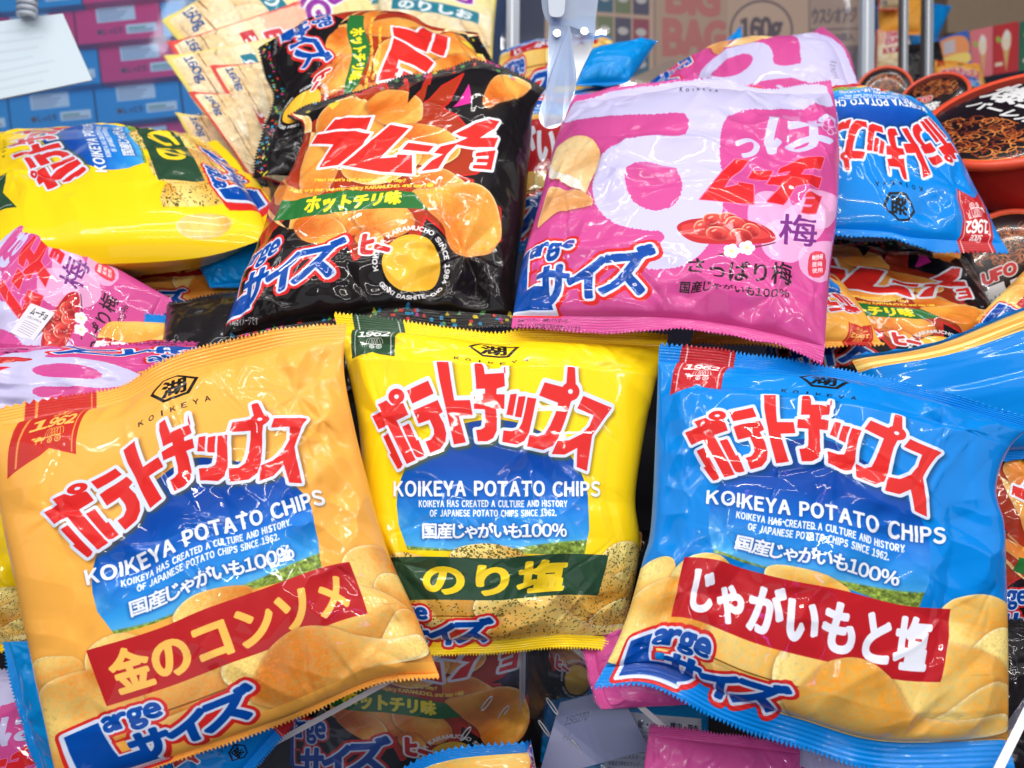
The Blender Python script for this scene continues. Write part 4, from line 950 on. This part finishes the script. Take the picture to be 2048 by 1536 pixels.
# noodle tubs
def tub_art(big):
    A = Art(400, 400, (26, 18, 20)); R = np.random.RandomState(3)
    A.fill(ell(200, 200, 196, 196), (240, 140, 40)); A.fill(ell(200, 200, 186, 186), (28, 16, 18))
    for k in range(150):
        a, r = R.rand() * 6.28, 120 * R.rand() ** .5; x, y = 210 + r * math.cos(a), (300 if big else 130) + .55 * r * math.sin(a); t = np.linspace(0, 2.6, 14) + R.rand() * 6; rr = R.uniform(10, 30)
        o = np.stack([x + rr * np.cos(t), y + rr * .7 * np.sin(t)], -1); i = np.stack([x + (rr - 4) * np.cos(t), y + (rr - 4) * .7 * np.sin(t)], -1)
        A.fill(np.concatenate([o, i[::-1]]), [(190, 96, 40), (140, 62, 26), (222, 140, 70), (110, 40, 24)][R.randint(4)])
    sk = lambda P: [np.stack([p[:, 0] - .25 * (p[:, 1] - 150), p[:, 1]], -1) for p in P]
    y = 40 if big else 190; e = 1.0 if big else .8
    def put(t, x0, y0, x1, y1, c, g1, g2, gap=None):
        g = sk(fit(txt(t, gap), x0, y0, x1, y1)); A.fill(g, (240, 240, 240) if c == (206, 36, 36) else (20, 14, 16), grow=g1); A.fill(g, c, grow=g2)
    put('UFO', 90, y, 205, y + 48 * e, (206, 36, 36), 8, 4, .12); put('爆盛', 60, y + 64 * e, 270, y + 140 * e, (240, 240, 242), 9, 2.6); put('バーレル', 80, y + 152 * e, 270, y + 182 * e, (240, 240, 242), 7, 2)
    return A
lid1 = print_mat('noodle_lid_print', tub_art(True).image('noodle_lid_art'), .25, .6); lid2 = print_mat('noodle_lid_print_small', tub_art(False).image('noodle_lid_art_small'), .25, .6)
def tub(px, d, r, normal, spin, h, lid, wall, label):
    """tapered noodle tub with a rolled rim; the printed lid faces `normal`"""
    c = W(*px, d); n = Vector(normal).normalized(); up = Vector((0, 0, 1)); xa = up.cross(n).normalized() if abs(n.z) < .99 else Vector((1, 0, 0)); ya = n.cross(xa)
    xa, ya = xa * math.cos(spin) + ya * math.sin(spin), ya * math.cos(spin) - xa * math.sin(spin)
    root = empty('noodle_tub', Vector(c) - n * h, label, 'noodle tub', 'noodle tubs at the right')
    S = 48
    P = lambda rad, z, a: n * (h + z) + xa * rad * math.cos(a) + ya * rad * math.sin(a)
    def lathe(nm, prof, m, uv=False):
        bm = bmesh.new(); rings = [[bm.verts.new(P(rd, z, k * 2 * math.pi / S)) for k in range(S)] for rd, z in prof]
        for i in range(len(rings) - 1):
            for k in range(S): bm.faces.new((rings[i][k], rings[i][(k + 1) % S], rings[i + 1][(k + 1) % S], rings[i + 1][k]))
        if uv:
            f = bm.faces.new(rings[-1]); l = bm.loops.layers.uv.new('UVMap')
            for f in bm.faces:
                for lp in f.loops:
                    q = lp.vert.co - n * h; lp[l].uv = (.5 + .49 * q.dot(xa) / r, .5 + .49 * q.dot(ya) / r)
        else: bm.faces.new(rings[0][::-1])
        return link(nm, bm_mesh(nm, bm, True), m, root)
    lathe('tub_wall', [(r * .74, -h), (r * .80, -h * .95), (r * .93, -.006)], wall)
    lathe('rim', [(r * .93, -.006), (r * 1.02, -.005), (r * 1.06, -.001), (r * 1.05, .003), (r * 1.0, .0045), (r * .95, .003)], M['red'])
    lathe('lid', [(r * .985, .0015), (r * .95, .0035), (r * .5, .0042), (r * .04, .0045)], lid, True)
tub((1768, 188), .92, .030, (-.35, -.80, .45), .25, .06, lid2, M['tubred'], 'round noodle tub with a red rim behind the sideways pink bag')
tub((1868, 200), .86, .034, -.55 * RT + .45 * UP - .70 * FW, .4, .07, lid2, M['tubred'], 'round noodle tub with a red rim leaning between two others')
tub((2040, 236), .70, .078, -.40 * RT + .74 * UP - .54 * FW, -.08, .08, lid1, M['tubred'], 'largest noodle tub at the right edge, its wide printed lid tilted up')
tub((2055, 405), .70, .056, -.30 * RT + .45 * UP - .84 * FW, .30, .08, lid1, M['tub'], 'dark noodle tub below the largest tub at the right edge')
tub((2030, 530), .68, .046, (-.20, -.80, .55), .5, .07, lid2, M['tubred'], 'red noodle tub lowest at the right edge beside the blue bag')

# ---------------------------------------------------------------- clear walls, frame posts, hanging card
def panel(q, d, th, label, m, name='acrylic_panel'): return tag(slab(name, q, d, th, m), label, 'panel', 'clear acrylic walls of the machine')
panel([(-80, -120), (1010, -120), (1010, 420), (-80, 460)], (1.08, 1.06, 1.06, 1.08), .003, 'clear bluish wall behind the fanned bags at the left', M['acrylic_wall'])
panel([(1040, -120), (1722, -120), (1722, 420), (1040, 420)], (1.10, 1.10, 1.10, 1.10), .003, 'clear wall in front of the brown cardboard carton', M['acrylic'])
for x0, x1, d, lab, m in ((1014, 1040, 1.05, 'white wall frame left of the claw', 'white'), (1726, 1750, 1.08, 'white wall frame right of the cardboard carton', 'white'), (1806, 1818, 1.05, 'thin metal post beside the white frame', 'metal'), (1852, 1868, 1.03, 'thicker metal post in front of the biscuit tub', 'metal')):
    p = empty('frame_post', W((x0 + x1) / 2, 330, d), lab, 'post', 'frame posts of the clear walls')
    slab('rail', [(x0, -120), (x1, -120), (x1 - 3, 330), (x0 - 3, 330)], d, .012, M[m], None, p)
    slab('cap_strip', [(x0 + (x1 - x0) * .35, -120), (x0 + (x1 - x0) * .5, -120), (x0 + (x1 - x0) * .5 - 3, 330), (x0 + (x1 - x0) * .35 - 3, 330)], d - .002, .0018, M['edge'], None, p)
CA = Art(300, 200, (206, 222, 234))
for k in range(7): CA.fill(rect(30, 26 + 24 * k, 190 + 22 * (k * 5 % 3), 34 + 24 * k), (198, 213, 227))
card = empty('hanging_card', W(90, 190, .80), 'blank white card hanging on a white coil at the top left', 'card')
slab('card_sheet', [(-60, 50), (125, 27), (184, 160), (-60, 210)], (.80, .80, .79, .79), .0015, print_mat('faint_card_print', CA.image('faint_card_art'), .7), M['paper'], card)
cz = [np.array(W(54 + 17 * math.cos(t), -14 + t * 1.9 + 5 * math.sin(t), .79 + .010 * math.sin(t))) - np.array(card.location) for t in np.arange(0, 25, .3)]
tube('coil', cz, .0026, M['white'], card)

# ---------------------------------------------------------------- claw prong
claw = empty('claw_arm', W(1130, 0, .56), 'translucent claw arm with a rounded flat prong hanging at the top centre', 'claw')
CL = np.array(claw.location)
def plate(nm, pts, d, th, m, bend=None):
    """outline in photo pixels set at depth d, extruded"""
    p = smoothpoly(pts, 4); bm = bmesh.new(); dd = np.full(len(p), d) if bend is None else bend(p)
    f = [bm.verts.new(W(q[0], q[1], k) - CL) for q, k in zip(p, dd)]; b = [bm.verts.new(W(q[0], q[1], k + th) - CL) for q, k in zip(p, dd)]
    bm.faces.new(f); bm.faces.new(b[::-1])
    for i in range(len(p)): bm.faces.new((f[i], f[i - 1], b[i - 1], b[i]))
    bmesh.ops.recalc_face_normals(bm, faces=bm.faces[:])
    return link(nm, bm_mesh(nm, bm), m, claw)
plate('bracket', [(1084, -60), (1083, 0), (1088, 30), (1100, 46), (1140, 52), (1184, 66), (1191, 40), (1191, -60)], .560, .012, M['claw'])
plate('side_plate', [(1136, 40), (1138, 90), (1142, 150), (1150, 168), (1162, 142), (1186, 90), (1190, 50), (1180, 40)], .566, .004, M['claw'])
plate('core', [(1103, 46), (1099, 90), (1097, 166), (1120, 172), (1147, 168), (1144, 120), (1136, 64), (1122, 44)], .5632, .002, M['clawblue'])
plate('prong', [(1099, 40), (1096, 120), (1092, 175), (1081, 215), (1079, 240), (1090, 255), (1107, 257), (1124, 246), (1138, 215), (1152, 172), (1148, 110), (1138, 46), (1118, 38)], .560, .0025, M['claw'], lambda p: .560 - .00012 * np.clip(p[:, 1] - 160, 0, 200))
plate('hinge', [(1096, -60), (1097, 10), (1100, 30), (1112, 34), (1126, 30), (1130, 10), (1130, -60)], .552, .006, M['white'])
for x, y, r in ((1114, 66, 8), (1169, 62, 8)):
    bm = bmesh.new(); c = W(x, y, .557) - CL; K = 20
    f = [bm.verts.new(c + (RT * math.cos(k * 6.2832 / K) + UP * math.sin(k * 6.2832 / K)) * r * .00035) for k in range(K)]; b = [bm.verts.new(c + FW * .003 + (RT * math.cos(k * 6.2832 / K) + UP * math.sin(k * 6.2832 / K)) * r * .00035) for k in range(K)]
    bm.faces.new(f); [bm.faces.new((f[k - 1], f[k], b[k], b[k - 1])) for k in range(K)]
    link('screw', bm_mesh('screw', bm), M['screw'], claw)

# ---------------------------------------------------------------- clear prize chute at the bottom
chute = empty('prize_chute', W(1048, 1540, .50), 'clear acrylic prize chute corner with small oval slots at the bottom', 'chute')
CH_ = np.array(chute.location)
def chute_panel(a, da, b, db, drop, nm):
    A_, B_ = np.array(W(*a, da)), np.array(W(*b, db)); dn = np.array([0, .02, -drop]); t = np.cross(B_ - A_, dn); t /= np.linalg.norm(t); t *= .0042
    V = [A_, B_, B_ + dn, A_ + dn]; V = [v - CH_ for v in V] + [v + t - CH_ for v in V]
    me = bpy.data.meshes.new(nm); me.from_pydata([tuple(v) for v in V], [], [(0, 1, 2, 3), (7, 6, 5, 4), (0, 4, 5, 1), (1, 5, 6, 2), (2, 6, 7, 3), (3, 7, 4, 0)])
    o = link(nm, me, [M['acrylic'], M['edge']], chute)
    for i in (2, 3, 5): me.polygons[i].material_index = 1
    return A_, B_, dn
apex, dap = (1040, 1215), .532
PL = [chute_panel(apex, dap, (400, 1560), .495, .16, 'left_panel'), chute_panel((1046, 1212), dap, (1440, 1562), .495, .16, 'right_panel')]
PL.append(chute_panel((2080, 1350), .445, (1975, 1560), .42, .12, 'far_right_panel'))
def slot(pl, s, t, ang):
    A_, B_, dn = pl; e = B_ - A_; L = np.linalg.norm(e); e = e / L; g = dn / np.linalg.norm(dn); c = A_ + e * L * s + dn * t - CH_
    n = np.cross(e, g); n /= np.linalg.norm(n); n = n if n @ (CAM - A_) > 0 else -n
    u = e * math.cos(ang) + g * math.sin(ang); v = g * math.cos(ang) - e * math.sin(ang)
    tube('slot_rim', [c + n * .001 + u * (.0052 * math.cos(k) + .0012 * np.sign(math.cos(k))) + v * .0024 * math.sin(k) for k in np.linspace(0, 6.2832, 25)], .00045, M['edge'], chute, 6)
for s, t in ((.12, .52), (.2, .66), (.14, .78), (.06, .66)): slot(PL[0], s, t, .9)
for s, t in ((.18, .48), (.14, .70), (.33, .62), (.5, .6)): slot(PL[1], s, t, .6)
P_ = Art(300, 260, (150, 156, 204)); P_.fill(fit(txt('1SG270'), 60, 60, 180, 90), (84, 88, 130), grow=1); P_.fill(fit(txt('+Z'), 70, 120, 110, 145), (120, 124, 160), grow=1)  # added card stands in for the pale reflecting patch of the acrylic
tag(slab('price_card', [(1120, 1405), (1235, 1375), (1300, 1500), (1075, 1560)], (.59, .59, .572, .572), .001, print_mat('price_card_print', P_.image('price_card_art'), .3), M['white']), 'pale lilac printed card added behind the right chute panel for a pale patch in the acrylic', 'card')
